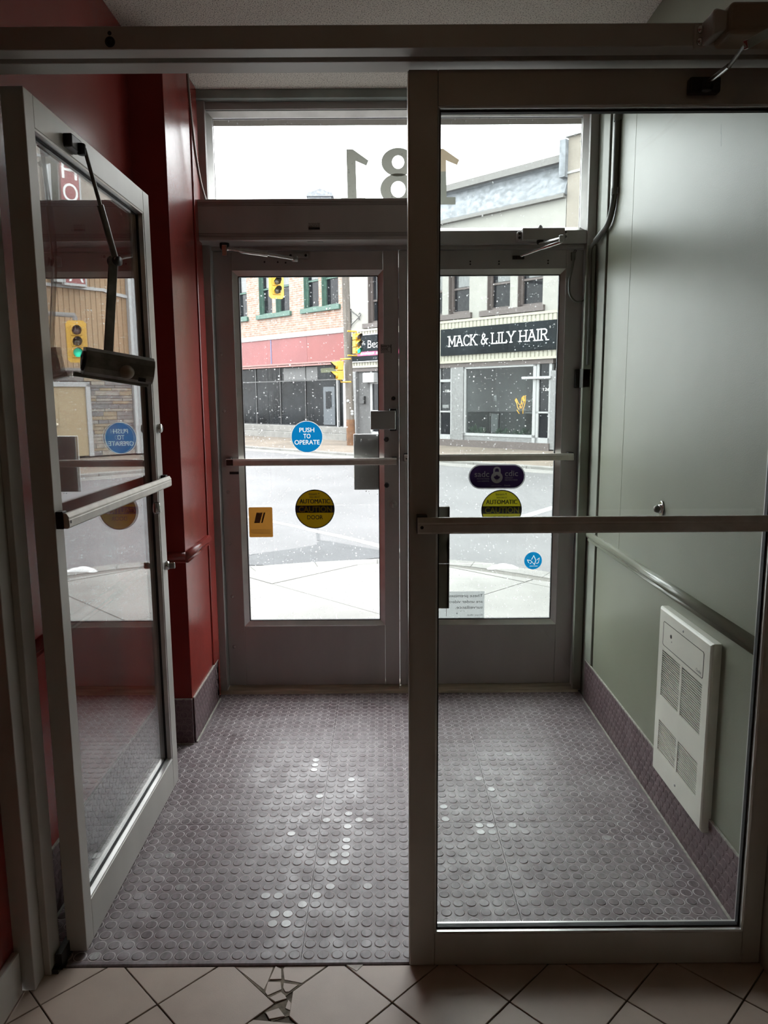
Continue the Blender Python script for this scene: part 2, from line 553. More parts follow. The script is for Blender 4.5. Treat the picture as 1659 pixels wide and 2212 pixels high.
def put_text(mb, body, c, w, h, ex=(1, 0, 0), ey=(0, 0, 1), bold=0.0, mi=0, keep=False):
    """flat lettering fitted in a w x h box centred on c"""
    vs, fs = text_geo(body, bold)
    x0, x1 = min(v.x for v in vs), max(v.x for v in vs)
    y0, y1 = min(v.y for v in vs), max(v.y for v in vs)
    sx, sy = w / (x1 - x0), h / (y1 - y0)
    if keep:
        sx = sy = min(sx, sy)
    c, ex, ey = Vector(c), Vector(ex), Vector(ey)
    mb.add([c + ex * ((v.x - (x0 + x1) / 2) * sx) + ey * ((v.y - (y0 + y1) / 2) * sy) for v in vs], fs, mi=mi)
    return mb


def disc_pts(cx, cz, r, n=48, a0=0, a1=2 * PI):
    return [(cx + r * math.cos(a0 + (a1 - a0) * i / n), cz + r * math.sin(a0 + (a1 - a0) * i / n)) for i in range(n)]


def stadium(cx, cz, w, h, n=20):
    r = h / 2
    p = [(cx + w / 2 - r + r * math.cos(-PI / 2 + PI * i / n), cz + r * math.sin(-PI / 2 + PI * i / n)) for i in range(n + 1)]
    p += [(cx - w / 2 + r + r * math.cos(PI / 2 + PI * i / n), cz + r * math.sin(PI / 2 + PI * i / n)) for i in range(n + 1)]
    return p


EX, EY, EZ = (1, 0, 0), (0, 1, 0), (0, 0, 1)


def clip_poly(poly, a, bq, cq):
    """keep the side a*x+b*y<=c"""
    out = []
    for i, p in enumerate(poly):
        q = poly[(i + 1) % len(poly)]
        dp, dq = a * p[0] + bq * p[1] - cq, a * q[0] + bq * q[1] - cq
        if dp <= 0:
            out.append(p)
        if dp * dq < 0:
            t = dp / (dp - dq)
            out.append((p[0] + (q[0] - p[0]) * t, p[1] + (q[1] - p[1]) * t))
    return out


def shrink(poly, d):
    """inset a convex polygon given counter-clockwise"""
    out = list(poly)
    n = len(poly)
    for i in range(n):
        p, q = poly[i], poly[(i + 1) % n]
        ex, ey = q[0] - p[0], q[1] - p[1]
        l = math.hypot(ex, ey)
        if l < 1e-6:
            continue
        nx, ny = ey / l, -ex / l          # outward normal
        out = clip_poly(out, nx, ny, nx * p[0] + ny * p[1] - d)
        if len(out) < 3:
            return []
    return out


def area2(poly):
    return sum(poly[i][0] * poly[(i + 1) % len(poly)][1] - poly[(i + 1) % len(poly)][0] * poly[i][1] for i in range(len(poly)))


# ------------------------------------------------------------------ the room shell
CZ = 2.838            # ceiling height
XR = 0.995            # right wall
XP = -0.827           # face of the left pilaster
XL = -0.955           # recessed left wall
YP = 1.745            # hall floor meets the rubber floor

ceil_ = MB().box(-1.3, 1.4, -3.2, 3.75, CZ, CZ + 0.12).build('ceiling', M['ceiling'])
tag(ceil_, 'stippled off-white ceiling over the vestibule', 'ceiling', kind='structure')

w = thing('wall_left', 'glossy dark red recessed wall behind the open glass door', 'wall', (XL - 0.1, 2.35, 0), kind='structure')
MB().box(XL - 0.15, XL, 1.70, 3.02, 0, CZ).build('wall_surface', M['red'], w)
w = thing('wall_left_pilaster', 'dark red pilaster between the recess and the street doors', 'wall', (XP - 0.1, 3.3, 0), kind='structure')
MB().box(XL - 0.15, XP, 3.02, 3.60, 0, CZ).build('wall_core', M['red'], w)
MB().box(XP - 0.001, XP + 0.006, 3.018, 3.405, 0.845, CZ - 0.002).build('wall_panel', M['red'], w, bevel=0.0015)
MB().box(XP - 0.001, XP + 0.006, 3.018, 3.405, 0.20, 0.80).build('wall_panel', M['red'], w, bevel=0.0015)
MB().box(XP - 0.001, XP + 0.011, 3.418, 3.535, 0.0, CZ - 0.002).build('edge_strip', M['red'], w, bevel=0.004)
MB().box(XP - 0.0008, XP + 0.0012, 3.405, 3.418, 0.0, CZ - 0.002).build('gap', M['gasket'], w)

w = thing('wall_right', 'satin grey green wall beside the street doors', 'wall', (XR + 0.08, 2.6, 0), kind='structure')
MB().box(XR, XR + 0.15, 1.60, 3.60, 0, CZ).build('wall_core', M['green_dk'], w)
for (ya, yb) in ((1.775, 3.0395), (3.0415, 3.35)):
    MB().box(XR - 0.008, XR + 0.001, ya, yb, 0.83, CZ - 0.002).build('wall_panel', M['green'], w, bevel=0.001)
MB().box(XR - 0.008, XR + 0.001, 1.775, 3.35, 0.20, 0.80).build('wall_panel', M['green'], w, bevel=0.001)
MB().box(XR - 0.012, XR + 0.001, 3.372, 3.47, 0.0, CZ - 0.002).build('edge_strip', M['green_dk'], w, bevel=0.004)
MB().box(XR - 0.001, XR + 0.0005, 3.35, 3.372, 0.0, CZ - 0.002).build('gap', M['gasket'], w)
# dents and scuffs in the panel
sc_ = MB()
for y, z, h in ((2.28, 2.22, 0.028), (2.21, 2.25, 0.02), (2.275, 2.185, 0.035), (2.62, 2.44, 0.012), (2.55, 2.14, 0.004), (2.83, 2.1, 0.006)):
    sc_.add([(XR - 0.0085, y, z), (XR - 0.0085, y + 0.002, z), (XR - 0.0085, y + 0.004, z + h), (XR - 0.0085, y + 0.003, z + h)], [(0, 1, 2, 3)])
sc_.build('scuff', M['black'], w)

hall = [('wall_hall_left', (-1.10, -0.93, -3.0, 1.70), M['red'], 'dark red hall wall left of the inner doors'),
        ('wall_hall_right', (1.02, 1.15, -3.0, 1.66), M['plaster'], 'shaded hall wall right of the inner doors'),
        ('wall_hall_back', (-1.1, 1.15, -3.15, -3.0), M['plaster'], 'plain hall wall behind the viewer')]
for nm, (a, b_, c_, d), mm, lb in hall:
    tag(MB().box(a, b_, c_, d, 0, CZ).build(nm, mm), lb, 'wall', kind='structure')
o = MB().box(-0.931, -0.912, -3.0, 1.66, 0, 0.115).build('baseboard_hall', M['alum'], bevel=0.004)
tag(o, 'pale skirting board of the hall wall at lower left', 'baseboard', kind='structure')

w = thing('wall_front', 'street wall around the entrance with boards over the transom', 'wall', (0, 3.7, 0), kind='structure')
MB().box(-3.4, -0.835, 3.60, 3.82, -0.2, 5.2).box(0.998, 3.4, 3.60, 3.82, -0.2, 5.2).box(-0.84, 1.0, 3.66, 3.82, 2.775, 5.2).build('masonry', M['stucco_t'], w)
MB().box(-0.86, 1.0, 3.55, 3.68, 2.80, CZ).build('head_board', M['greenboard'], w, bevel=0.003)
MB().box(-0.85, 1.0, 3.60, 3.68, 2.765, 2.81).build('head_board', M['greenboard'], w, bevel=0.003)

# chair rails
def chair_rail(mb, pts, z, out):
    """moulding swept along the plan points; out = normals per segment"""
    prof = [(0.0, -0.022), (0.010, -0.022), (0.014, -0.018), (0.012, -0.012), (0.008, -0.009), (0.016, -0.004), (0.021, 0.004), (0.021, 0.012), (0.015, 0.020), (0.006, 0.023), (0.0, 0.023)]
    for (p, q), nrm in zip(zip(pts[:-1], pts[1:]), out):
        n = len(prof)
        vs = [(c[0] + nrm[0] * a, c[1] + nrm[1] * a, z + bq) for c in (p, q) for a, bq in prof]
        mb.add(vs, [(i, i + 1, n + i + 1, n + i) for i in range(n - 1)] + [list(range(n))[::-1], list(range(n, 2 * n))], True)
    return mb


o = chair_rail(MB(), [(XR - 0.008, 3.465), (XR - 0.008, 1.775)], 0.815, [(-1, 0)]).build('trim_1', M['rail_green_lit'])
tag(o, 'grey green chair rail running along the right wall', 'chair rail', kind='structure')
o = chair_rail(MB(), [(XP + 0.006, 3.41), (XP + 0.006, 3.02), (XL, 3.02)], 0.822, [(1, 0), (0, -1)]).build('trim_2', M['red'])
tag(o, 'dark red chair rail wrapping the left pilaster', 'chair rail', kind='structure')
o = chair_rail(MB(), [(XL, 3.0), (XL, 1.78)], 0.80, [(1, 0)]).build('trim_3', M['red'])
tag(o, 'dark red chair rail on the recessed wall behind the open door', 'chair rail', kind='structure')

# ------------------------------------------------------------------ studded rubber floor
def stud(mb, c, ex, ey, ez, r, h, tilt=0.0, n=14, top=1):
    """raised round stud with a dusty ring at its foot"""
    c, ex, ey, ez = Vector(c), Vector(ex), Vector(ey), Vector(ez)
    tx, ty = random.uniform(-tilt, tilt), random.uniform(-tilt, tilt)
    cs = [(math.cos(2 * PI * i / n), math.sin(2 * PI * i / n)) for i in range(n)]
    ring = lambda rr, hh, t=0: [c + ex * (a * rr) + ey * (bq * rr) + ez * (hh + t * (a * tx + bq * ty) * rr) for a, bq in cs]
    rr = r * random.uniform(1.11, 1.19)
    vs = ring(rr, 0.00015) + ring(r, 0.0002) + ring(r - 0.0006, h * 0.75) + ring(r - 0.0018, h, 1)
    q = lambda k: [(k * n + i, k * n + (i + 1) % n, (k + 1) * n + (i + 1) % n, (k + 1) * n + i) for i in range(n)]
    o_ = len(mb.v)
    mb.add(vs, q(0), False, 2)
    for k, mi in ((1, 0), (2, 0)):
        for f in q(k):
            mb.f.append([i + o_ for i in f])
            mb.sm.append(True)
            mb.mi.append(mi)
    mb.f.append([o_ + 3 * n + i for i in range(n)])
    mb.sm.append(False)
    mb.mi.append(top)


fl = thing('floor', 'studded mauve grey rubber floor of the vestibule', 'floor', (0, 0, 0), kind='structure')
MB().box(XL - 0.02, XR + 0.02, YP - 0.002, 3.62, -0.06, -0.0035).build('underlay', M['screed'], fl)
xs = [XL, -0.225, 0.386, XR - 0.008]
ys = [YP + 0.016, 2.40, 3.04, 3.565]
PX, PY = 0.611 / 16, 0.04
# studs polished by feet, their white glints painted as a paler colour
WORN_GLINTS = [(-0.336, 2.02), (-0.328, 1.92), (-0.275, 1.92), (-0.249, 1.978), (-0.211, 2.019), (-0.18, 2.061), (-0.175, 2.199), (-0.141, 2.261), (-0.135, 2.198), (-0.14, 2.308), (-0.116, 2.396), (-0.068, 2.424), (-0.267, 2.849), (-0.297, 2.811), (-0.293, 2.762), (-0.244, 2.581), (-0.128, 2.698), (0.216, 2.495), (0.228, 2.434), (0.325, 2.362), (0.381, 2.361), (0.438, 2.366), (0.329, 2.329), (0.384, 2.328), (0.379, 2.708), (0.423, 2.638)]
for i in range(3):
    for j in range(3):
        x0, x1, y0, y1 = xs[i], xs[i + 1], ys[j], ys[j + 1]
        if i == 0 and j == 2:
            x0 = XP
        g = 0.0006
        t = MB().box(x0 + g, x1 - g, y0 + g, y1 - g, -0.004, 0.0).build('rubber_tile', M['rubber'], fl)
        sm = MB()
        kx = math.ceil((x0 + 0.012 + 0.225) / PX - 0.5)
        while -0.225 + (kx + 0.5) * PX < x1 - 0.012:
            ky = math.ceil((y0 + 0.012 - 2.40) / PY - 0.5)
            while 2.40 + (ky + 0.5) * PY < y1 - 0.012:
                px_, py_ = -0.225 + (kx + 0.5) * PX, 2.40 + (ky + 0.5) * PY
                if not (px_ < XP + 0.012 and py_ > 3.005):
                    near = min(math.hypot(px_ - wx, py_ - wy) for wx, wy in WORN_GLINTS)
                    stud(sm, (px_, py_, 0.0), EX, EY, EZ, 0.0154, 0.0014, 0.022, top=3 if near < 0.024 or random.random() < 0.006 else 1)
                ky += 1
            kx += 1
        sm.build('studs', [M['rubber'], M['rubber_top'], M['dust'], M['stud_glint']], t, kind='stuff')
nose = MB()
prof = [(YP - 0.002, -0.006), (YP - 0.002, 0.001), (YP + 0.003, 0.0035), (YP + 0.012, 0.0035), (YP + 0.0165, 0.001), (YP + 0.0165, -0.006)]
nose.prism(prof, (-0.84, 0, 0), (0, 1, 0), (0, 0, 1), (1, 0, 0), 1.80)
nose.build('nosing', M['rubber'], fl, bevel=0.001)

def skirting(name, o, ex, ez, length, label, height=0.2):
    """studded skirting: o = start at the floor, ex along the wall, ez out of the wall"""
    r = thing(name, label, 'baseboard', o, kind='structure')
    O, A, Z = Vector(o), Vector(ex), Vector(ez)
    mb = MB()
    mb.prism([(0, 0), (length, 0), (length, height), (0, height)], O, A, EZ, Z, 0.005)
    mb.build('rubber_strip', M['rubber_base'], r)
    st = MB()
    row = 0
    z = 0.018
    while z < height - 0.008:
        x = 0.02 + (0.019 if row % 2 else 0)
        while x < length - 0.015:
            stud(st, O + A * x + Vector((0, 0, z)) + Z * 0.005, A, EZ, Z, 0.0145, 0.0013, 0.02, 12)
            x += 0.038
        row += 1
        z += 0.0285
    st.build('studs', [M['rubber_base'], M['rubber_base'], M['dust_base']], r, kind='stuff')
    MB().prism([(0, 0), (length, 0), (length, 0.006), (0, 0.006)], O + Vector((0, 0, height)), A, EZ, Z, 0.006).build('caulk_line', M['caulk'], r)
    MB().prism([(0, 0), (length, 0), (length, 0.004), (0, 0.004)], O, A, EZ, Z, 0.012).build('caulk_line', M['caulk'], r)


skirting('baseboard_right', (XR - 0.008, 3.465, 0), (0, -1, 0), (-1, 0, 0), 1.69, 'plum studded rubber skirting along the right wall')
skirting('baseboard_left', (XP + 0.006, 3.03, 0), (0, 1, 0), (1, 0, 0), 0.47, 'plum studded rubber skirting on the left pilaster')
skirting('baseboard_recess', (XL, 1.79, 0), (0, 1, 0), (1, 0, 0), 1.22, 'studded rubber skirting of the recessed wall behind the open door')
skirting('baseboard_pilaster_end', (XL, 3.02, 0), (1, 0, 0), (0, -1, 0), 0.133, 'dark studded skirting on the hall-facing end of the pilaster')

# ------------------------------------------------------------------ ceramic hall floor
fh = thing('floor_hall', 'diagonal pinkish ceramic tiles in front of the inner doors', 'floor', (0, 0, 0), kind='structure')
MB().box(-0.93, 1.03, -3.0, YP - 0.002, -0.06, -0.0045).build('grout_bed', M['grout'], fh)
D2 = 0.289 / 2
SHARDS = {
    'A': [(-0.397, 1.743), (-0.295, 1.743), (-0.301, 1.696), (-0.308, 1.665)],
    'B': [(-0.29, 1.743), (-0.273, 1.733), (-0.268, 1.698), (-0.299, 1.697)],
    'C': [(-0.266, 1.743), (-0.155, 1.743), (-0.214, 1.685), (-0.261, 1.697), (-0.269, 1.732)],
    'D': [(-0.302, 1.691), (-0.269, 1.69), (-0.263, 1.665), (-0.296, 1.646), (-0.304, 1.656)],
    'E': [(-0.262, 1.687), (-0.222, 1.68), (-0.244, 1.657), (-0.253, 1.657), (-0.261, 1.671)],
    'F': [(-0.291, 1.639), (-0.264, 1.657), (-0.254, 1.648), (-0.246, 1.636), (-0.274, 1.625)],
    'G': [(-0.294, 1.595), (-0.263, 1.608), (-0.244, 1.583), (-0.281, 1.575)],
    'H': [(-0.243, 1.634), (-0.225, 1.612), (-0.214, 1.589), (-0.247, 1.607)]}
tilt_ = {}
for ix in range(-30, 31):
    for iy in range(-40, 12):
        if (ix + iy) % 2 == 0:
            continue
        cx_, cy_ = 0.015 + ix * D2, 1.62 + iy * D2
        if not (-1.2 < cx_ < 1.25 and -3.1 < cy_ < 1.95):
            continue
        poly = [(cx_ + D2, cy_), (cx_, cy_ + D2), (cx_ - D2, cy_), (cx_, cy_ - D2)]
        poly = shrink(poly, 0.0018)
        broken = abs(cx_ + 0.274) < 0.01 and abs(cy_ - (1.62 + D2)) < 0.01
        if broken:
            continue
        for (a, bq, cq) in ((0, 1, YP - 0.004), (-1, 0, 0.91), (1, 0, 1.018), (0, -1, 2.99)):
            poly = clip_poly(poly, a, bq, cq)
        if len(poly) < 3 or abs(area2(poly)) < 0.002:
            continue
        # corners knocked off beside the break
        if abs(cx_ + 0.1295) < 0.01 and abs(cy_ - 1.62) < 0.01:
            poly = clip_poly(poly, -1, 0.0, 0.234)
        if abs(cx_ + 0.274) < 0.01 and abs(cy_ - (1.62 - D2)) < 0.01:
            poly = clip_poly(poly, 0.12, 1, 1.567 - 0.12 * 0.274)
        dz = random.uniform(-0.0006, 0.0006)
        MB().prism(poly, (0, 0, -0.0045 + dz), EX, EY, EZ, 0.0045).build('floor_tile', M['tile'], fh, bevel=0.0009, seg=1)
MB().prism([(-0.395, 1.742), (-0.274, 1.622), (-0.153, 1.742)], (0, 0, -0.0044), EX, EY, EZ, 0.0016).build('mortar_patch', M['broken_bed'], fh)
MB().prism([(-0.300, 1.60), (-0.274, 1.57), (-0.20, 1.60), (-0.235, 1.64), (-0.274, 1.62)], (0, 0, -0.0044), EX, EY, EZ, 0.0012).build('mortar_patch', M['broken_bed'], fh)
for k, poly in SHARDS.items():
    p = poly if area2(poly) > 0 else poly[::-1]
    p = shrink(p, 0.0004) or p
    MB().prism(p, (0, 0, -0.0045 - random.uniform(0.0, 0.002)), EX, EY, EZ, 0.0045).build('tile_shard', M['tile'], fh, bevel=0.0006, seg=1)
MB().prism([(-0.104, 1.7425), (-0.076, 1.722), (-0.06, 1.7425)], (0, 0, -0.004), EX, EY, EZ, 0.0052).build('tile_shard', M['tile_core'], fh, label='bare pale tile chip')

# ------------------------------------------------------------------ inner partition frame
t = thing('trim_partition', 'aluminium frame posts and header of the inner doorway', 'door frame', (0, 1.72, 0), kind='structure')
MB().box(-0.932, -0.884, 1.666, 1.775, 0, 2.187).build('jamb', M['alum'], t, bevel=0.002)
MB().box(-0.884, -0.866, 1.715, 1.775, 0, 2.187).build('door_stop_strip', M['alum'], t, bevel=0.002)
MB().box(0.979, 1.022, 1.675, 1.775, 0, 2.187).build('jamb', M['alum'], t, bevel=0.002)
hd = MB().prism([(1.66, 2.187), (1.66, 2.232), (1.785, 2.232), (1.785, 2.190), (1.730, 2.190), (1.730, 2.204), (1.702, 2.204), (1.702, 2.187)], (-0.932, 0, 0), EY, EZ, EX, 1.954).build('header', M['alum'], t, bevel=0.002)
h_ = MB()
for (x, z, r) in ((-0.556, 2.218, 0.0042), (-0.817, 2.221, 0.005), (-0.817, 2.203, 0.005)):
    h_.cyl((x, 1.6608, z), (x, 1.659, z), r, n=12)
h_.lathe((-0.556, 1.660, 2.2015), (0, -1, 0), [(0.0105, 0), (0.0105, 0.0015), (0.0085, 0.002), (0.008, 0.0008), (0.0045, 0.0008), (0.004, 0.003), (0.0, 0.003)], 16)
h_.build('bolt_hole', M['black'], hd)
MB().box(-0.862, -0.845, 1.735, 1.80, 0.0, 0.045).box(-0.90, -0.85, 1.72, 1.775, 0.0, 0.012).build('pivot_shoe', M['black'], t)


# ------------------------------------------------------------------ glazed aluminium doors
def glazed_door(root, S, w, th, z0, z1, sl, sr, rt, rb, frame_m, bead_m, glass_m, bead=0.013, slope=0.010, both=True):
    """door in its own frame S: x along the width from the left edge, y into the leaf, z up"""
    x0, x1, zb, zt = sl, w - sr, z0 + rb, z1 - rt
    bv = 0.0016
    MB().box(0, sl, 0, th, z0, z1).build('stile', frame_m, root, S, bevel=bv)
    MB().box(w - sr, w, 0, th, z0, z1).build('stile', frame_m, root, S, bevel=bv)
    MB().box(sl + 0.0004, w - sr - 0.0004, 0.0004, th - 0.0004, zt, z1).build('top_rail', frame_m, root, S, bevel=bv)
    MB().box(sl + 0.0004, w - sr - 0.0004, 0.0004, th - 0.0004, z0, zb).build('bottom_rail', frame_m, root, S, bevel=bv)
    MB().frame(x0, x1, zb, zt, bead, 0.002, 0.002 + slope, th * 0.5 - 0.006).build('glazing_bead', bead_m, root, S)
    if both:
        MB().frame(x0, x1, zb, zt, bead, th - 0.002, th - 0.002 - slope, th * 0.5 + 0.006).build('glazing_bead', bead_m, root, S)
    g = bead - 0.002
    MB().frame(x0 + g, x1 - g, zb + g, zt - g, 0.006, th * 0.5 - 0.0075, th * 0.5 - 0.0065, th * 0.5 + 0.0075).build('gasket', M['gasket'], root, S)
    return MB().box(x0 + bead - 0.002, x1 - bead + 0.002, th * 0.5 - 0.003, th * 0.5 + 0.003, zb + bead - 0.002, zt - bead + 0.002).build('glass_pane', glass_m, root, S)


def push_bar(root, S, xa, xb, z, off, mat_=None, hgt=0.036, dep=0.014):
    """flat ribbed push bar held off the leaf on end brackets"""
    b_ = MB()
    yb = -off
    pr = [(0, 0), (0, hgt), (-dep * 0.55, hgt), (-dep, hgt * 0.72), (-dep * 0.92, hgt * 0.60), (-dep, hgt * 0.56), (-dep, 0.12 * hgt), (-dep * 0.7, 0)]
    b_.prism([(yb + p[0], z - hgt / 2 + p[1]) for p in pr], (xa, 0, 0), EY, EZ, EX, xb - xa)
    bar = b_.build('push_bar', mat_ or M['alum_bar'], root, S, bevel=0.0008, seg=1)
    for x in (xa, xb - 0.022):
        MB().box(x - 0.0015, x + 0.0235, yb, 0.001, z - hgt * 0.52, z + hgt * 0.62).build('bar_bracket', M['black'], root, S, bevel=0.002)
    MB().cyl((xa + 0.010, yb - dep - 0.0005, z - 0.003), (xa + 0.010, yb - dep + 0.001, z - 0.003), 0.004, n=12).build('bar_screw', M['black'], root, S)
    return bar


TR = lambda x, y, z=0: Matrix.Translation((x, y, z))

# left street door
d1 = thing('door_1', 'left grey street door with blue and yellow round stickers', 'door', (-0.352, 3.64, 0), kind='structure')
S1 = TR(-0.789, 3.62)
glazed_door(d1, S1, 0.871, 0.045, 0.022, 2.155, 0.087, 0.073, 0.085, 0.313, M['alum_ext'], M['alum_bead'], M['glass_ext'], 0.024, 0.013)
push_bar(d1, S1, 0.035, 0.858, 1.170, 0.045, hgt=0.034)
MB().box(0.038, 0.070, -0.0615, -0.0585, 1.156, 1.184).box(0.04, 0.085, -0.002, 0.0005, 1.108, 1.121).build('scratched_patch', M['black'], d1, S1)
for z, x in ((1.954, -0.774), (1.685, -0.774), (1.415, -0.770), (1.02, -0.766), (0.76, -0.766), (0.492, -0.766), (0.228, -0.766)):
    MB().lathe((x + 0.006, 3.62, z), (0, -1, 0), [(0.0085, 0), (0.0085, 0.001), (0.006, 0.003), (0, 0.0035)], 14).build('screw_cap', M['alum_ext'], d1)
# lock hardware on the meeting stile
lp = MB().box(-0.055, 0.064, 3.535, 3.545, 1.325, 1.413).build('paddle', M['steel'], d1, bevel=0.003)
MB().box(0.036, 0.071, 3.545, 3.622, 1.317, 1.423).build('paddle_bracket', M['black'], d1, bevel=0.004)
for x, z, r in ((0.056, 1.471, 0.0095), (0.020, 1.2735, 0.0125), (0.0205, 1.049, 0.0125)):
    c_ = MB().lathe((x, 3.621, z), (0, -1, 0), [(r, 0), (r, 0.004), (r * 0.8, 0.006), (r * 0.5, 0.006), (r * 0.45, 0.004), (0, 0.004)], 20).build('lock_cylinder', M['black'], d1)
tt = MB().lathe((0.053, 3.621, 0.954), (0, -1, 0), [(0.019, 0), (0.019, 0.003), (0.016, 0.005), (0, 0.005)], 24).build('thumb_turn', M['alum_ext'], d1)
MB().box(0.047, 0.059, 3.598, 3.617, 0.938, 0.962).build('turn_knob', M['steel'], tt, bevel=0.004)
st = MB().box(-0.005, 0.048, 3.6185, 3.6198, 1.684, 1.728).build('maker_label', M['alum_ext'], d1, label='black printed maker label on the meeting stile')
tx = MB()
put_text(tx, 'BARRON', (0.020, 3.618, 1.717), 0.046, 0.013, bold=0.02)
put_text(tx, 'DOORS', (0.014, 3.618, 1.703), 0.034, 0.012, bold=0.02)
put_text(tx, 'HARDWARE', (0.020, 3.618, 1.691), 0.040, 0.004)
tx.add([(0.044, 3.618, 1.685), (0.0475, 3.618, 1.685), (0.0475, 3.618, 1.726), (0.044, 3.618, 1.726)], [(0, 1, 2, 3)])
tx.build('lettering', M['f_black'], st)
# outside pull plate seen through the glass
MB().box(-0.142, -0.010, 3.672, 3.684, 1.02, 1.298).build('pull_plate', M['steel'], d1, bevel=0.004)
MB().box(-0.02, 0.02, 3.664, 3.676, 1.03, 1.29).build('pull_plate_flange', M['steel'], d1)

YS = 3.6385           # stickers sit on the room side of the pane (pane face at 3.6395)


def round_sticker(root, cx, cz, r, m_, rim=None, name='sticker', label=None, knock=None):
    s_ = MB()
    if knock:
        s_.add(*knock)
    else:
        s_.add([(p[0], YS, p[1]) for p in disc_pts(cx, cz, r)], [list(range(48))])
    o_ = s_.build(name, m_, root, label=label)
    if rim:
        ring = MB()
        a, b2 = disc_pts(cx, cz, r * 1.035), disc_pts(cx, cz, r * 0.985)
        n = len(a)
        ring.add([(p[0], YS - 0.0002, p[1]) for p in a + b2], [(i, (i + 1) % n, n + (i + 1) % n, n + i) for i in range(n)])
        ring.build('rim', rim, o_)
    return o_


YT = YS - 0.0006
def knockout(outer, letters, y):
    """flat field inside outer with the lettering cut out of it; letters = MB holding flat lettering in the xz plane"""
    cnt = {}
    for f in letters.f:
        for i in range(len(f)):
            e = (f[i], f[(i + 1) % len(f)])
            k = (min(e), max(e))
            cnt[k] = cnt.get(k, 0) + 1
    nb = {}
    for (a, b_), c_ in cnt.items():
        if c_ == 1:
            nb.setdefault(a, []).append(b_)
            nb.setdefault(b_, []).append(a)
    loops, seen = [], set()
    for st_ in nb:
        if st_ in seen:
            continue
        lp, cur, prv = [], st_, None
        while cur not in seen:
            seen.add(cur)
            lp.append(cur)
            nx = [q for q in nb[cur] if q != prv and q not in seen]
            if not nx:
                break
            prv, cur = cur, nx[0]
        loops.append([(letters.v[i].x, letters.v[i].z) for i in lp])
    cu = bpy.data.curves.new('field_curve', 'CURVE')
    cu.dimensions = '2D'
    cu.fill_mode = 'BOTH'
    for lp in [outer] + loops:
        sp = cu.splines.new('POLY')
        sp.points.add(len(lp) - 1)
        for p, q in zip(sp.points, lp):
            p.co = (q[0] * 10, q[1] * 10, 0, 1)
        sp.use_cyclic_u = True
    ob = bpy.data.objects.new('field_curve', cu)
    COL.objects.link(ob)
    me = bpy.data.meshes.new_from_object(ob.evaluated_get(bpy.context.evaluated_depsgraph_get()))
    vs = [(v.co.x / 10, y, v.co.y / 10) for v in me.vertices]
    fs = [list(p.vertices) for p in me.polygons]
    bpy.data.objects.remove(ob)
    bpy.data.curves.remove(cu)
    bpy.data.meshes.remove(me)
    return vs, fs


tx = MB()
put_text(tx, 'PUSH', (-0.368, YS, 1.321), 0.073, 0.0225, bold=0.012)
put_text(tx, 'TO', (-0.368, YS, 1.291), 0.035, 0.0225, bold=0.012)
put_text(tx, 'OPERATE', (-0.368, YS, 1.261), 0.123, 0.0225, bold=0.012)
s_ = round_sticker(d1, -0.368, 1.2875, 0.0755, M['f_blue'], M['f_white'], label='blue round sticker reading push to operate', knock=knockout(disc_pts(-0.368, 1.2875, 0.0755), tx, YS))
tx.build('lettering', M['f_white'], s_)


def caution(root, cx, cz, r, ym, label):
    s_ = round_sticker(root, cx, cz, r, ym, M['f_black'], label=label)
    bk = MB()
    k = r / 0.0945
    hb, dz = 0.0215 * k, -0.001
    pts = [(x, z) for x, z in disc_pts(0, 0, r * 0.99, 96) if abs(z - dz) <= hb]
    hi_ = sorted([p for p in pts if p[0] > 0], key=lambda p: p[1])
    lo_ = sorted([p for p in pts if p[0] < 0], key=lambda p: -p[1])
    bk.add([(cx + p[0], YT, cz + p[1]) for p in hi_ + lo_], [list(range(len(hi_ + lo_)))])
    for dx in (-0.0008, 0.0, 0.0008):
        put_text(bk, 'AUTOMATIC', (cx + dx, YT - dx * 0.1, cz + 0.039 * k), 0.150 * k, 0.0215 * k)
    put_text(bk, 'DOOR', (cx, YT, cz - 0.041 * k), 0.078 * k, 0.0215 * k, bold=0.012)
    put_text(bk, 'besam', (cx - 0.008 * k, YT, cz + 0.0765 * k), 0.042 * k, 0.010 * k, bold=0.01)
    put_text(bk, 'ASSA ABLOY', (cx, YT, cz + 0.0600 * k), 0.052 * k, 0.0058 * k, bold=0.02)
    bk.add([(cx - 0.027 * k, YT, cz + 0.0675 * k), (cx + 0.027 * k, YT, cz + 0.0675 * k), (cx + 0.027 * k, YT, cz + 0.0683 * k), (cx - 0.027 * k, YT, cz + 0.0683 * k)], [(0, 1, 2, 3)])
    for i in range(4):
        a = PI / 2 * i
        bk.add([(cx + 0.0205 * k + 0.0042 * k * math.cos(a + q) * rr, YT, cz + 0.0775 * k + 0.0042 * k * math.sin(a + q) * rr) for q, rr in ((0, 0.2), (0.35, 1), (1.0, 1.0), (PI / 2, 0.35))], [(0, 1, 2, 3)])
    bk.build('black_print', M['f_black'], s_)
    tx = MB()
    put_text(tx, 'CAUTION', (cx + 0.002 * k, YT - 0.0005, cz - 0.001), 0.164 * k, 0.029 * k, bold=0.016)
    tx.build('lettering', ym, s_)


caution(d1, -0.3365, 0.930, 0.0945, M['f_yellow'], 'dark yellow round automatic caution door sticker')
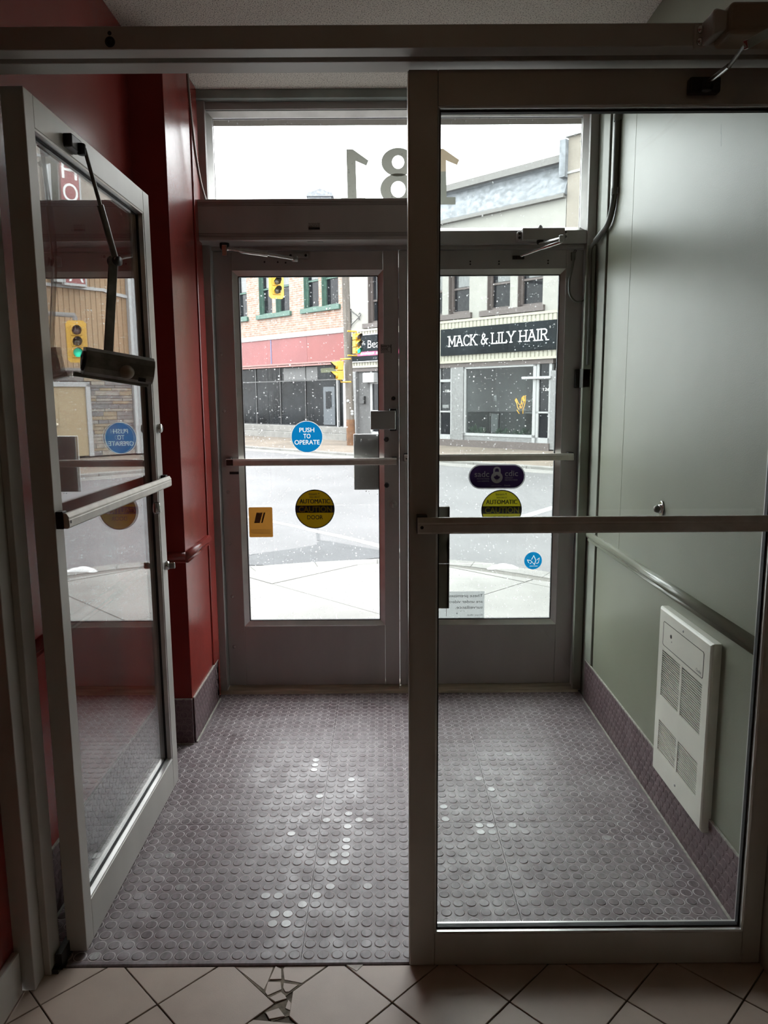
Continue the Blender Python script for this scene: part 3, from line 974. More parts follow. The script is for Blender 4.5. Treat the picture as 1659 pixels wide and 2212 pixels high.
# amber rectangular sticker
s_ = MB().add([(x, YS, z) for x, z in ((-0.666, 0.794), (-0.662, 0.790), (-0.552, 0.790), (-0.548, 0.794), (-0.548, 0.937), (-0.552, 0.941), (-0.662, 0.941), (-0.666, 0.937))], [list(range(8))]).build('sticker', M['f_brown'], d1, label='amber rectangular sticker with slanted dark emblem')
e_ = MB()
e_.add([(x, YT, z) for x, z in ((-0.640, 0.862), (-0.612, 0.862), (-0.597, 0.914), (-0.627, 0.914))], [(0, 1, 2, 3)])
e_.add([(x, YT, z) for x, z in ((-0.606, 0.862), (-0.598, 0.862), (-0.583, 0.914), (-0.592, 0.914))], [(0, 1, 2, 3)])
for i in range(5):
    z = 0.828 - i * 0.005
    e_.add([(-0.658 + 0.008 * (i > 3), YT, z), (-0.556 - 0.006 * (i % 2), YT, z), (-0.556 - 0.006 * (i % 2), YT, z + 0.0012), (-0.658 + 0.008 * (i > 3), YT, z + 0.0012)], [(0, 1, 2, 3)])
e_.build('emblem', M['f_brownd'], s_)

# right street door
d2 = thing('door_2', 'right grey street door with purple sticker and video notice', 'door', (0.52, 3.64, 0), kind='structure')
S2 = TR(0.088, 3.62)
glazed_door(d2, S2, 0.864, 0.045, 0.022, 2.155, 0.078, 0.080, 0.085, 0.313, M['alum_ext'], M['alum_bead'], M['glass_ext'], 0.024, 0.013)
push_bar(d2, S2, 0.018, 0.834, 1.186, 0.045, hgt=0.034)
MB().box(0.083, 0.116, 3.612, 3.622, 0.022, 2.155).build('astragal', M['alum_ext'], d2, bevel=0.002)
MB().box(0.100, 0.122, 3.595, 3.612, 1.168, 1.198).build('strike_box', M['alum_ext'], d2, bevel=0.002)
for x, z in ((0.42, 2.098), (0.555, 2.098), (0.786, 2.100)):
    q_ = MB()
    for k in (-1, 1):
        q_.cyl((x, 3.6195, z + 0.006 * k), (x, 3.6185, z + 0.006 * k), 0.0042, n=10)
    q_.build('screw_hole', M['black'], d2)
# purple deposit sticker with a padlock
pc, pz = 0.5645, 1.0855
s_ = MB().add([(x, YS, z) for x, z in stadium(pc, pz, 0.281, 0.123)], [list(range(42))]).build('sticker', M['f_silver'], d2, label='purple pill-shaped deposit protection sticker')
MB().add([(x, YT, z) for x, z in stadium(pc, pz, 0.269, 0.111)], [list(range(42))]).build('field', M['f_purple'], s_)
tx = MB()
YU = YT - 0.0004
put_text(tx, 'sadc', (pc - 0.074, YU, pz + 0.013), 0.072, 0.029, bold=0.006)
put_text(tx, 'cdic', (pc + 0.072, YU, pz + 0.016), 0.064, 0.028, bold=0.006)
put_text(tx, 'PROTECTION', (pc - 0.068, YU, pz - 0.0105), 0.060, 0.0065)
put_text(tx, 'DES DÉPÔTS', (pc - 0.067, YU, pz - 0.0215), 0.057, 0.0075)
put_text(tx, 'DEPOSIT', (pc + 0.060, YU, pz - 0.0065), 0.040, 0.0065)
put_text(tx, 'PROTECTION', (pc + 0.071, YU, pz - 0.017), 0.062, 0.0065)
put_text(tx, 'sadc.ca | cdic.ca', (pc - 0.002, YU, pz - 0.0455), 0.050, 0.004)
put_text(tx, 'Canadä', (pc + 0.052, YU, pz - 0.0435), 0.030, 0.006)
tx.add([(p[0], YU, p[1]) for p in disc_pts(pc, pz - 0.004, 0.0285, 40)], [list(range(40))])
n = 16
arc = lambda r: [(pc + r * math.cos(PI * i / n), pz + 0.031 + r * math.sin(PI * i / n)) for i in range(n + 1)]
a, b2 = [(pc + 0.0185, pz + 0.018)] + arc(0.0185) + [(pc - 0.0185, pz + 0.018)], [(pc + 0.0095, pz + 0.018)] + arc(0.0095) + [(pc - 0.0095, pz + 0.018)]
k = len(a)
tx.add([(p[0], YU, p[1]) for p in a + b2], [(i, i + 1, k + i + 1, k + i) for i in range(k - 1)])
tx.build('lettering', M['f_silver'], s_)
leaf = [(0, 1), (0.18, 0.62), (0.42, 0.74), (0.36, 0.30), (0.62, 0.52), (0.70, 0.36), (1.0, 0.30), (0.84, 0.10), (0.92, 0.0), (0.48, -0.36), (0.52, -0.55), (0.06, -0.46), (0.06, -1.0)]
leaf = leaf + [(-x, z) for x, z in leaf[1:][::-1]]
MB().add([(pc + x * 0.0165, YU - 0.0004, pz - 0.005 + z * 0.0165) for x, z in leaf], [list(range(len(leaf)))]).build('maple_leaf', M['f_purple'], s_)
caution(d2, 0.5905, 0.919, 0.0975, M['f_yellow2'], 'faded yellow round automatic caution door sticker')
# cyan leaf sticker
def ribbon(pts, w):
    """outline of a polyline of width w"""
    le, ri = [], []
    for i, p in enumerate(pts):
        q0, q1 = Vector(pts[max(i - 1, 0)]), Vector(pts[min(i + 1, len(pts) - 1)])
        p = Vector(p)
        d0 = (p - q0).normalized() if i else (q1 - p).normalized()
        d1_ = (q1 - p).normalized() if i < len(pts) - 1 else d0
        t_ = (d0 + d1_).normalized()
        n_ = Vector((-t_.y, t_.x)) * (w / 2 / max(0.45, t_.dot(d0)))
        le.append(p + n_)
        ri.append(p - n_)
    return le + ri[::-1]


ln = MB()
C0 = (0.7535, 0.660)
for pts in ([(-0.008, 0.006), (0.003, 0.026), (0.014, 0.002), (0.007, -0.020), (-0.001, -0.010)], [(-0.022, -0.011), (-0.028, 0.004), (-0.012, 0.001), (-0.004, -0.008), (-0.016, -0.015)], [(0.019, 0.004), (0.031, 0.014), (0.027, -0.011), (0.016, -0.014)]):
    rb = ribbon([(C0[0] + x, C0[1] + z) for x, z in pts], 0.0032)
    ln.add([(p[0], YS, p[1]) for p in rb], [list(range(len(rb)))])
put_text(ln, 'STRATFORD', (0.757, YS, 0.632), 0.040, 0.0055)
s_ = round_sticker(d2, 0.7535, 0.660, 0.0445, M['f_cyan'], label='small bright blue round sticker with white line emblem', knock=knockout(disc_pts(0.7535, 0.660, 0.0445), ln, YS))
ln.build('emblem', M['f_white'], s_)
# video notice on the outer face of the pane, read from the street
YO = 3.6465
s_ = MB().add([(0.20, YO, 0.362), (0.513, YO, 0.362), (0.513, YO, 0.502), (0.20, YO, 0.502)], [(0, 1, 2, 3)]).build('sticker', M['f_grey'], d2, label='grey video surveillance notice seen from behind')
tx = MB()
for (bd, x1, z, w_, h_2) in (('These premises', 0.508, 0.477, 0.170, 0.020), ('are under video', 0.508, 0.449, 0.168, 0.016), ('surveillance.', 0.508, 0.419, 0.138, 0.016), ('Privacy officer', 0.508, 0.377, 0.080, 0.010)):
    put_text(tx, bd, (x1 - 0.004 - w_ / 2, YO - 0.0004, z), w_, h_2, ex=(-1, 0, 0))
tx.build('lettering', M['f_text'], s_)
MB().box(0.3195, 0.3215, YO - 0.0004, YO - 0.0002, 0.372, 0.425).build('red_rule', M['maroon'], s_)

# ------------------------------------------------------------------ street frame, transom window, threshold
t = thing('trim_storefront', 'grey aluminium frame around the street doors', 'door frame', (0.08, 3.65, 0), kind='structure')
MB().box(-0.834, -0.792, 3.575, 3.70, 0, 2.80).build('jamb', M['alum_ext'], t, bevel=0.002)
MB().box(0.955, 0.994, 3.575, 3.70, 0, 2.80).build('jamb', M['alum_ext'], t, bevel=0.002)
MB().box(-0.792, 0.955, 3.61, 3.70, 2.158, 2.176).build('head_stop', M['alum_ext'], t, bevel=0.001)
MB().box(-0.792, 0.955, 3.585, 3.70, 2.176, 2.236).build('transom_bar', M['alum_ext'], t, bevel=0.002)
MB().box(-0.836, 0.996, 3.59, 3.70, 2.768, 2.80).build('head', M['alum_ext'], t, bevel=0.002)
MB().box(0.947, 0.990, 3.545, 3.575, 0.02, 2.16).build('cover_strip', M['green_dk'], t, bevel=0.004)
MB().prism([(3.555, 0.0), (3.562, 0.012), (3.60, 0.018), (3.70, 0.021), (3.70, 0.0)], (-0.83, 0, 0), EY, EZ, EX, 1.81).build('threshold', M['sill'], t, bevel=0.001)

w1 = thing('window_1', 'transom window over the street doors with house numbers', 'window', (0.08, 3.65, 2.236), kind='structure')
MB().frame(-0.792, 0.955, 2.236, 2.768, 0.022, 3.60, 3.632, 3.64).build('window_frame', M['alum_bead'], w1)
MB().frame(-0.792, 0.955, 2.236, 2.768, 0.022, 3.69, 3.658, 3.65).build('window_frame', M['alum_ext'], w1)
MB().box(-0.775, 0.94, 3.642, 3.648, 2.252, 2.752).build('glass_pane', M['glass_transom'], w1)
YN = 3.6495


def one(x0, x1, zt, zb):
    # mirrored figure one as seen from inside
    k = (x1 - x0)
    return [(x0 + 0.0 * k, zb), (x0 + 0.875 * k, zb), (x0 + 0.875 * k, zb + 0.033), (x0 + 0.565 * k, zb + 0.033), (x0 + 0.54 * k, zt - 0.052), (x0 + 0.92 * k, zt - 0.073), (x0 + 1.0 * k, zt - 0.050), (x0 + 0.44 * k, zt), (x0 + 0.21 * k, zt), (x0 + 0.235 * k, zb + 0.033), (x0, zb + 0.033)]


for (xa, xb) in ((-0.185, -0.054), (0.233, 0.368)):
    MB().add([(x, YN, z) for x, z in one(xa, xb, 2.614, 2.367)], [list(range(11))]).build('house_number', M['f_num'], w1, label='beige vinyl figure one, mirrored')
e8 = MB()
n = 40
def ring2(mb, cx, cz, rxo, rzo, rxi, rzi, y):
    a = [(cx + rxo * math.cos(2 * PI * i / n), y, cz + rzo * math.sin(2 * PI * i / n)) for i in range(n)]
    b_ = [(cx + rxi * math.cos(2 * PI * i / n), y, cz + rzi * math.sin(2 * PI * i / n)) for i in range(n)]
    mb.add(a + b_, [(i, (i + 1) % n, n + (i + 1) % n, n + i) for i in range(n)])
ring2(e8, 0.083, 2.556, 0.078, 0.063, 0.028, 0.029, YN)
ring2(e8, 0.083, 2.436, 0.084, 0.071, 0.034, 0.036, YN + 0.0003)
e8.build('house_number', M['f_num'], w1, label='beige vinyl figure eight')

# ------------------------------------------------------------------ automatic door operator over the left door
op = thing('door_operator', 'long grey automatic opener box above the left street door', 'door opener', (-0.29, 3.53, 2.17))
MB().box(-0.842, 0.268, 3.475, 3.586, 2.176, 2.354).build('cover', M['alum_ext'], op, bevel=0.004)
gr_ = MB()
for z in (2.192, 2.199, 2.206, 2.325, 2.332, 2.339):
    gr_.box(-0.84, 0.266, 3.4742, 3.476, z, z + 0.0012)
gr_.build('groove', M['gasket'], op)
lb = MB().box(-0.325, -0.271, 3.4735, 3.4748, 2.219, 2.250).build('service_label', M['cream_lbl'], op, label='small service label with phone number')
tx = MB()
put_text(tx, 'For Service Call', (-0.298, 3.473, 2.245), 0.048, 0.006)
put_text(tx, '519-755-8161', (-0.298, 3.473, 2.236), 0.048, 0.006, bold=0.01)
tx.box(-0.323, -0.273, 3.4725, 3.4733, 2.2205, 2.230)
tx.build('lettering', M['f_black'], lb)
MB().box(-0.333, -0.262, 3.50, 3.53, 2.1745, 2.1765).build('underside_label', M['cream_lbl'], op)
MB().lathe((-0.715, 3.535, 2.178), (0, 0, -1), [(0.022, 0), (0.022, 0.022), (0.016, 0.03), (0.0, 0.03)], 18).build('spindle', M['black'], op)
arm = MB().tube([(-0.700, 3.52, 2.150), (-0.66, 3.525, 2.146), (-0.645, 3.527, 2.144)], 0.0095).tube([(-0.645, 3.527, 2.144), (-0.52, 3.545, 2.130)], 0.0135, 12).tube([(-0.52, 3.545, 2.130), (-0.405, 3.57, 2.114)], 0.0085, 10)
arm.box(-0.722, -0.700, 3.508, 3.535, 2.118, 2.165)
arm = arm.build('drive_arm', M['chrome'], op, bevel=0.002)
MB().lathe((-0.400, 3.58, 2.108), (0, 0, 1), [(0.0, -0.006), (0.014, -0.006), (0.014, 0.012), (0, 0.014)], 16).build('arm_joint', M['steel'], op)
MB().box(-0.432, -0.342, 3.610, 3.620, 2.122, 2.146).box(-0.412, -0.388, 3.57, 3.615, 2.108, 2.128).build('arm_shoe', M['steel'], op, bevel=0.003)
for x in (-0.423, -0.352):
    MB().lathe((x, 3.6105, 2.135), (0, -1, 0), [(0.006, 0), (0.006, 0.002), (0, 0.003)], 12).build('shoe_screw', M['black'], op)
hz = MB()
for x, z in ((-0.547, 2.108), (-0.485, 2.107), (-0.448, 2.104)):
    hz.cyl((x, 3.6198, z), (x, 3.6185, z), 0.0042, n=10)
hz.build('screw_hole', M['black'], d1)

# ------------------------------------------------------------------ closer on the right street door
c2 = thing('door_closer', 'grey box closer with parallel arm above the right street door', 'door closer', (0.74, 3.57, 2.17))
MB().box(0.648, 0.842, 3.535, 3.586, 2.184, 2.236).build('body', M['alum_ext'], c2, bevel=0.003)
MB().box(0.626, 0.650, 3.552, 3.586, 2.183, 2.226).build('end_plate', M['alum_ext'], c2, bevel=0.008)
MB().box(0.840, 0.858, 3.552, 3.586, 2.183, 2.230).build('end_plate', M['alum_ext'], c2, bevel=0.008)
for x, z in ((0.637, 2.214), (0.637, 2.196), (0.849, 2.220), (0.849, 2.200)):
    MB().lathe((x, 3.5515, z), (0, -1, 0), [(0.006, 0), (0.006, 0.002), (0.003, 0.003), (0, 0.002)], 12).build('end_screw', M['black'], c2)
MB().lathe((0.733, 3.56, 2.235), (0, 0, 1), [(0.016, 0), (0.012, 0.008), (0.006, 0.016), (0.004, 0.018), (0, 0.018)], 18).build('spindle_cap', M['alum_ext'], c2)
MB().lathe((0.733, 3.555, 2.186), (0, 0, -1), [(0.016, 0), (0.016, 0.014), (0.011, 0.02), (0, 0.02)], 18).build('spindle', M['black'], c2)
MB().bar((0.733, 3.55, 2.168), (0.800, 3.43, 2.168), 0.022, 0.008).build('main_arm', M['chrome'], c2, bevel=0.002)
MB().box(0.790, 0.809, 3.417, 3.437, 2.150, 2.180).build('elbow', M['steel'], c2, bevel=0.003)
MB().tube([(0.800, 3.430, 2.152), (0.735, 3.50, 2.140)], 0.0075, 10).tube([(0.735, 3.50, 2.140), (0.652, 3.592, 2.122)], 0.0052, 8).build('fore_arm', M['chrome'], c2)
MB().box(0.618, 0.672, 3.607, 3.621, 2.112, 2.128).lathe((0.648, 3.598, 2.114), (0, 0, 1), [(0, -0.004), (0.010, -0.004), (0.010, 0.010), (0, 0.012)], 12).build('arm_shoe', M['black'], c2, bevel=0.002)

# wires beside the right street door
def spline(pts, k=8):
    P_ = [Vector(p) for p in pts]
    P_ = [P_[0] * 2 - P_[1]] + P_ + [P_[-1] * 2 - P_[-2]]
    out = []
    for i in range(1, len(P_) - 2):
        for j in range(k):
            t_ = j / k
            a, b_, c_, d_ = P_[i - 1], P_[i], P_[i + 1], P_[i + 2]
            out.append(0.5 * ((2 * b_) + (c_ - a) * t_ + (2 * a - 5 * b_ + 4 * c_ - d_) * t_ ** 2 + (3 * b_ - a - 3 * c_ + d_) * t_ ** 3))
    return out + [P_[-2]]


lp_ = thing('door_loop_cable', 'grey looped cable hanging between right street door and frame', 'cable', (0.92, 3.6, 1.9))
MB().tube(spline([(0.902, 3.603, 2.115), (0.897, 3.598, 2.077), (0.882, 3.59, 2.004), (0.887, 3.588, 1.945), (0.920, 3.585, 1.912), (0.955, 3.575, 1.932), (0.972, 3.565, 1.993), (0.974, 3.562, 2.066), (0.970, 3.562, 2.115)]), 0.0055, 8).build('flex', M['cable'], lp_)
MB().box(0.893, 0.911, 3.606, 3.621, 2.105, 2.142).build('end_clamp', M['cable'], lp_, bevel=0.002)
MB().box(0.961, 0.980, 3.556, 3.577, 2.105, 2.150).build('end_clamp', M['cable'], lp_, bevel=0.002)
MB().tube(spline([(0.902, 3.610, 2.138), (0.905, 3.606, 2.150), (0.914, 3.606, 2.148), (0.908, 3.612, 2.135)]), 0.0016, 6).build('wire_end', M['black'], lp_)

cd_ = thing('conduit', 'grey surface conduit bending down the right wall corner', 'conduit', (0.97, 3.3, 2.1))
MB().tube(spline([(0.975, 3.245, 2.834), (0.975, 3.245, 2.65), (0.975, 3.245, 2.40), (0.974, 3.25, 2.29), (0.972, 3.30, 2.21), (0.970, 3.38, 2.185), (0.966, 3.47, 2.165)]), 0.0125, 12).build('tube', M['cable'], cd_)
MB().tube(spline([(0.966, 3.47, 2.165), (0.962, 3.515, 2.150), (0.962, 3.54, 2.12), (0.966, 3.545, 2.05), (0.968, 3.542, 1.8), (0.968, 3.542, 1.62)]), 0.0075, 10).build('thin_tube', M['cable'], cd_)
for z in (2.60, 2.315):
    MB().cyl((0.975, 3.245, z - 0.012), (0.975, 3.245, z + 0.012), 0.0155, n=14).box(0.978, XR - 0.007, 3.222, 3.245, z - 0.012, z + 0.012).build('strap', M['cable'], cd_)
o = thing('alarm_contact', 'small dark alarm contact block on right door jamb', 'alarm contact', (0.955, 3.57, 1.55))
MB().box(0.926, 0.948, 3.600, 3.622, 1.515, 1.602).build('magnet', M['black'], o, bevel=0.003)
MB().box(0.946, 0.986, 3.545, 3.60, 1.513, 1.605).build('switch_block', M['cable'], o, bevel=0.004)

# armoured flex cable by the left pilaster
fc = thing('armoured_cable', 'spiral armoured cable hanging from ceiling by red pilaster', 'cable', (-0.79, 3.35, 2.35))
path = spline([(-0.79, 3.28, CZ), (-0.792, 3.30, 2.74), (-0.793, 3.335, 2.62), (-0.793, 3.375, 2.52), (-0.79, 3.43, 2.42), (-0.785, 3.50, 2.355), (-0.78, 3.53, 2.352)], 26)
MB().tube(path, lambda i: 0.0068 if i % 2 else 0.0052, 10).build('flex', M['flex'], fc)
MB().lathe((-0.79, 3.28, CZ), (0, 0, -1), [(0.018, 0), (0.018, 0.004), (0.009, 0.010), (0.007, 0.02), (0, 0.02)], 16).build('ceiling_fitting', M['black'], fc)

# ------------------------------------------------------------------ inner right door, closed
d4 = thing('door_4', 'closed inner glass door with tan push bar in front', 'door', (0.52, 1.757, 0), kind='structure')
S4 = TR(0.063, 1.735)
glazed_door(d4, S4, 0.913, 0.045, 0.004, 2.176, 0.064, 0.047, 0.074, 0.090, M['alum'], M['alum_bead'], M['glass_right'], 0.004, 0.002)
push_bar(d4, S4, 0.018, 0.880, 1.176, 0.026, hgt=0.038)
pl = MB().box(0.085, 0.165, 1.800, 1.806, 0.948, 1.206).box(0.157, 0.165, 1.800, 1.822, 0.948, 1.206).box(0.085, 0.098, 1.779, 1.806, 0.948, 1.206).build('pull_plate', M['alum'], d4, bevel=0.002)
MB().box(0.061, 0.0635, 1.738, 1.777, 0.006, 2.174).build('edge_strip', M['alum_bead'], d4)

# closer above it, on the header
c4 = thing('door_closer', 'tan door closer on the header at the upper right corner', 'door closer', (0.76, 1.62, 2.19))
MB().box(0.690, 0.86, 1.585, 1.662, 2.178, 2.238).build('body', M['tan_paint'], c4, bevel=0.010, seg=4)
MB().lathe((0.770, 1.62, 2.236), (0, 0, 1), [(0.016, 0), (0.013, 0.006), (0.006, 0.010), (0, 0.010)], 16).build('spindle_cap', M['tan_paint'], c4)
MB().prism([(0, 0), (0.030, 0.012), (0.030, 0.044), (0.004, 0.050), (-0.002, 0.046)], (0.665, 1.600, 2.182), EX, EZ, EY, 0.060).build('end_casting', M['alum'], c4, bevel=0.004)
MB().box(0.648, 0.672, 1.652, 1.661, 2.180, 2.226).build('mount_plate', M['alum'], c4, bevel=0.003)
for z in (2.214, 2.192):
    MB().lathe((0.660, 1.652, z), (0, -1, 0), [(0.0075, 0), (0.007, 0.004), (0.004, 0.0065), (0, 0.0075)], 16).build('mount_bolt', M['chrome'], c4)
MB().bar((0.775, 1.56, 2.178), (0.667, 1.46, 2.102), 0.010, 0.016).build('main_arm', M['chrome'], c4, bevel=0.002)
MB().tube([(0.667, 1.46, 2.102), (0.700, 1.60, 2.124)], 0.004, 8).build('fore_arm', M['bronze'], c4)
MB().tube([(0.700, 1.60, 2.124), (0.702, 1.70, 2.133)], 0.0055, 8).build('fore_arm_tip', M['chrome'], c4)
MB().box(0.668, 0.735, 1.712, 1.734, 2.118, 2.150).lathe((0.702, 1.706, 2.124), (0, 0, 1), [(0, -0.006), (0.012, -0.006), (0.012, 0.012), (0, 0.014)], 14).build('arm_shoe', M['black'], c4, bevel=0.004)

# ------------------------------------------------------------------ inner left door, standing open
d3 = thing('door_3', 'open inner glass door mirroring the street at left', 'door', (-0.826, 2.24, 0), kind='structure')
S3 = Matrix.Translation((-0.800, 1.786, 0)) @ Matrix.Rotation(PI / 2, 4, 'Z')
glazed_door(d3, S3, 0.904, 0.052, 0.012, 2.168, 0.048, 0.062, 0.072, 0.118, M['alum'], M['alum_bead'], M['glass_in'], 0.004, 0.002)
push_bar(d3, S3, 0.006, 0.900, 1.178, 0.018, hgt=0.038)
for x, z, kn in ((0.878, 1.370, False), (0.882, 0.868, True)):
    lc = MB().lathe((x, 0, z), (0, -1, 0), [(0.0165, 0), (0.0165, 0.010), (0.012, 0.014), (0, 0.014)], 20).build('lock_cylinder', M['chrome'], d3, S3)
    if kn:
        MB().box(x - 0.004, x + 0.004, -0.034, -0.012, z - 0.012, z + 0.012).build('turn_knob', M['chrome'], lc, S3, bevel=0.003)
MB().lathe((-0.745, 2.42, 1.128), (0, 0, -1), [(0.010, -0.008), (0.012, 0.0), (0.013, 0.022), (0.008, 0.028), (0, 0.028)], 16).build('latch_release', M['chrome'], d3)

# closer torn off the header, dangling from its arm
c3 = thing('door_closer', 'bronze door closer dangling from its arm beside the open door', 'door closer', (-0.70, 2.04, 1.5))
MB().box(-0.801, -0.778, 1.992, 2.060, 2.105, 2.138).lathe((-0.775, 2.045, 2.106), (0, 0, 1), [(0, -0.006), (0.011, -0.006), (0.011, 0.022), (0, 0.024)], 14).build('arm_shoe', M['black'], c3, bevel=0.003)
MB().tube([(-0.768, 2.046, 2.118), (-0.754, 2.10, 1.985)], 0.0052, 10).build('rod', M['bronze'], c3)
MB().tube([(-0.7545, 2.097, 1.99), (-0.739, 2.145, 1.862)], 0.0088, 12).build('sleeve', M['bronze'], c3)
MB().lathe((-0.740, 2.143, 1.852), (1, -0.3, 0), [(0, -0.016), (0.013, -0.016), (0.013, 0.016), (0, 0.016)], 16).build('elbow', M['black'], c3)
MB().bar((-0.742, 2.140, 1.862), (-0.745, 2.065, 1.60), 0.026, 0.007, up=(0.72, -0.65, 0.2)).build('main_arm', M['bronze'], c3, bevel=0.002)
MB().lathe((-0.735, 2.135, 1.856), (0.72, -0.69, 0), [(0, 0), (0.0055, 0), (0.0055, 0.005), (0, 0.006)], 12).build('arm_rivet', M['steel'], c3)
e1 = Vector((0.84, 0.52, -0.15)).normalized()
e3 = Vector((0.52, -0.85, -0.06))
e3 = (e3 - e1 * e3.dot(e1)).normalized()
e2 = e3.cross(e1).normalized()
if e2.z < 0:
    e2 = -e2
cB = Vector((-0.716, 2.03, 1.562))
bd = MB()
pts = [(-0.036, -0.030), (0.036, -0.030), (0.036, 0.010), (0.028, 0.024), (0.014, 0.030), (-0.014, 0.030), (-0.028, 0.024), (-0.036, 0.010)]
bd.prism([(p[0], p[1]) for p in pts], cB - e1 * 0.080, e2, e3, e1, 0.178)
bd.build('body', M['bronze'], c3, bevel=0.002)
MB().obox(cB - e2 * 0.038 - e3 * 0.026, e1, e2, e3, 0.098, 0.006, 0.008).build('mount_plate', M['bronze'], c3, bevel=0.002)
MB().lathe(cB - e1 * 0.0805, -e1, [(0.027, 0), (0.026, 0.004), (0, 0.005)], 24).build('end_cap', M['black'], c3)
for a in (0.4, 2.5, 4.6):
    MB().lathe(cB - e1 * 0.085 + e2 * (0.017 * math.sin(a)) + e3 * (0.015 * math.cos(a)), -e1, [(0.005, 0), (0.005, 0.0015), (0, 0.0015)], 10).build('cap_screw', M['bronze'], c3)
MB().lathe(cB + e1 * 0.025 - e2 * 0.012 + e3 * 0.029, e3, [(0.019, 0), (0.017, 0.012), (0.010, 0.022), (0.005, 0.026), (0, 0.026)], 20).build('spindle_cap', M['tan_paint'], c3)
MB().obox(cB + e1 * 0.066 - e2 * 0.026 + e3 * 0.0305, e1, e2, e3, 0.010, 0.005, 0.0008).build('name_plate', M['black'], c3)

# ------------------------------------------------------------------ wall heater
XF = 0.957
ht = thing('wall_heater', 'ivory recessed wall heater with four slotted grilles', 'heater', (0.96, 2.21, 0.20))
Y0, Y1, Z0, Z1 = 2.081, 2.474, 0.1683, 0.7476
G = [(2.286, 2.441, 0.4461, 0.6159), (2.120, 2.274, 0.4461, 0.6159), (2.286, 2.441, 0.2475, 0.3638), (2.120, 2.274, 0.2475, 0.3638)]
cov = MB()
yc = sorted({Y0, Y1} | {g[0] for g in G} | {g[1] for g in G})
zc = sorted({Z0, Z1} | {g[2] for g in G} | {g[3] for g in G})
for i in range(len(yc) - 1):
    for j in range(len(zc) - 1):
        ym_, zm_ = (yc[i] + yc[i + 1]) / 2, (zc[j] + zc[j + 1]) / 2
        if any(g[0] < ym_ < g[1] and g[2] < zm_ < g[3] for g in G):
            continue
        cov.add([(XF, yc[i], zc[j]), (XF, yc[i + 1], zc[j]), (XF, yc[i + 1], zc[j + 1]), (XF, yc[i], zc[j + 1])], [(0, 1, 2, 3)])
R_ = 0.008
sk = [(Y0, Z0), (Y1, Z0), (Y1, Z1), (Y0, Z1)]
so = [(Y0 - R_, Z0 - R_), (Y1 + R_, Z0 - R_), (Y1 + R_, Z1 + R_), (Y0 - R_, Z1 + R_)]
for k in range(4):
    j = (k + 1) % 4
    cov.add([(XF, *sk[k]), (XF, *sk[j]), (XF + 0.003, sk[j][0] * 0.35 + so[j][0] * 0.65, sk[j][1] * 0.35 + so[j][1] * 0.65), (XF + 0.003, sk[k][0] * 0.35 + so[k][0] * 0.65, sk[k][1] * 0.35 + so[k][1] * 0.65),
             (XF + R_, *so[k]), (XF + R_, *so[j]), (XR - 0.006, *so[j]), (XR - 0.006, *so[k])], [(0, 1, 2, 3), (3, 2, 5, 4), (4, 5, 6, 7)])
cov.build('cover', M['heater'], ht)
MB().box(XF + 0.016, XF + 0.019, Y0 + 0.01, Y1 - 0.01, Z0 + 0.03, 0.6365).build('dark_core', M['black'], ht)
for g in G:
    gr_ = MB().frame(0, g[1] - g[0], g[2], g[3], 0.002, 0.0, 0.0005, 0.003).build('grille', M['heater'], ht, Matrix.Translation((XF, g[1], 0)) @ Matrix.Rotation(-PI / 2, 4, 'Z'))
    ns = 22 if g[2] > 0.4 else 15
    sl_me = None
    for i in range(ns):
        z = g[2] + (i + 0.5) * (g[3] - g[2]) / ns
        MB().prism([(XF + 0.0008, z - 0.0008), (XF + 0.0008, z + 0.0008), (XF + 0.0046, z + 0.0008), (XF + 0.0046, z - 0.0008)], (0, g[0] + 0.001, 0), EX, EZ, EY, g[1] - g[0] - 0.002).build('slat', M['heater'], gr_)
pn = MB()
pts = [(2.434, 0.6314), (2.125, 0.6314), (2.120, 0.6365), (2.120, 0.7085), (2.125, 0.7137), (2.434, 0.7137), (2.439, 0.7085), (2.439, 0.6365), (2.434, 0.6314)]
for p, q in zip(pts[:-1], pts[1:]):
    pn.bar((XF - 0.0003, p[0], p[1]), (XF - 0.0003, q[0], q[1]), 0.0018, 0.0006, up=(1, 0, 0))
put_text(pn, 'Ouellet', (XF - 0.0006, 2.149, 0.6447), 0.038, 0.010, ex=(0, -1, 0))
pn.add([(XF - 0.0006, 2.364 - 0.004 * math.cos(a), 0.6638 + 0.004 * math.sin(a)) for a in (PI / 2, PI / 2 + 2.1, PI / 2 + 4.2)], [(0, 1, 2)])
pn.build('control_print', M['black'], ht)
MB().cyl((XF + 0.001, 2.372, 0.6797), (XF - 0.0008, 2.372, 0.6797), 0.0065, n=16).build('thermostat_hole', M['black'], ht)
for y, z in ((2.277, 0.7291), (2.277, 0.2023)):
    MB().lathe((XF, y, z), (-1, 0, 0), [(0.005, 0), (0.004, 0.0018), (0.002, 0.0018), (0, 0.001)], 12).build('cover_screw', M['steel'], ht)

# ------------------------------------------------------------------ wall door stop
ds = thing('door_stop', 'chrome oval wall bumper with dark rubber knob', 'door stop', (XR - 0.01, 2.585, 1.05))
MB().prism([(2.585 + 0.020 * math.cos(2 * PI * i / 28), 1.078 + 0.030 * math.sin(2 * PI * i / 28)) for i in range(28)], (XR - 0.007, 0, 0), EY, EZ, (-1, 0, 0), 0.007).build('plate', M['chrome'], ds, bevel=0.003)
MB().lathe((XR - 0.013, 2.585, 1.078), (-1, 0, 0), [(0.0165, 0), (0.0165, 0.006), (0.014, 0.009), (0.013, 0.009)], 24).build('cup', M['chrome'], ds)
MB().lathe((XR - 0.02, 2.585, 1.078), (-1, 0, 0), [(0.0135, 0), (0.0135, 0.008), (0.010, 0.015), (0.004, 0.018), (0, 0.018)], 24).build('rubber_knob', M['bronze'], ds)

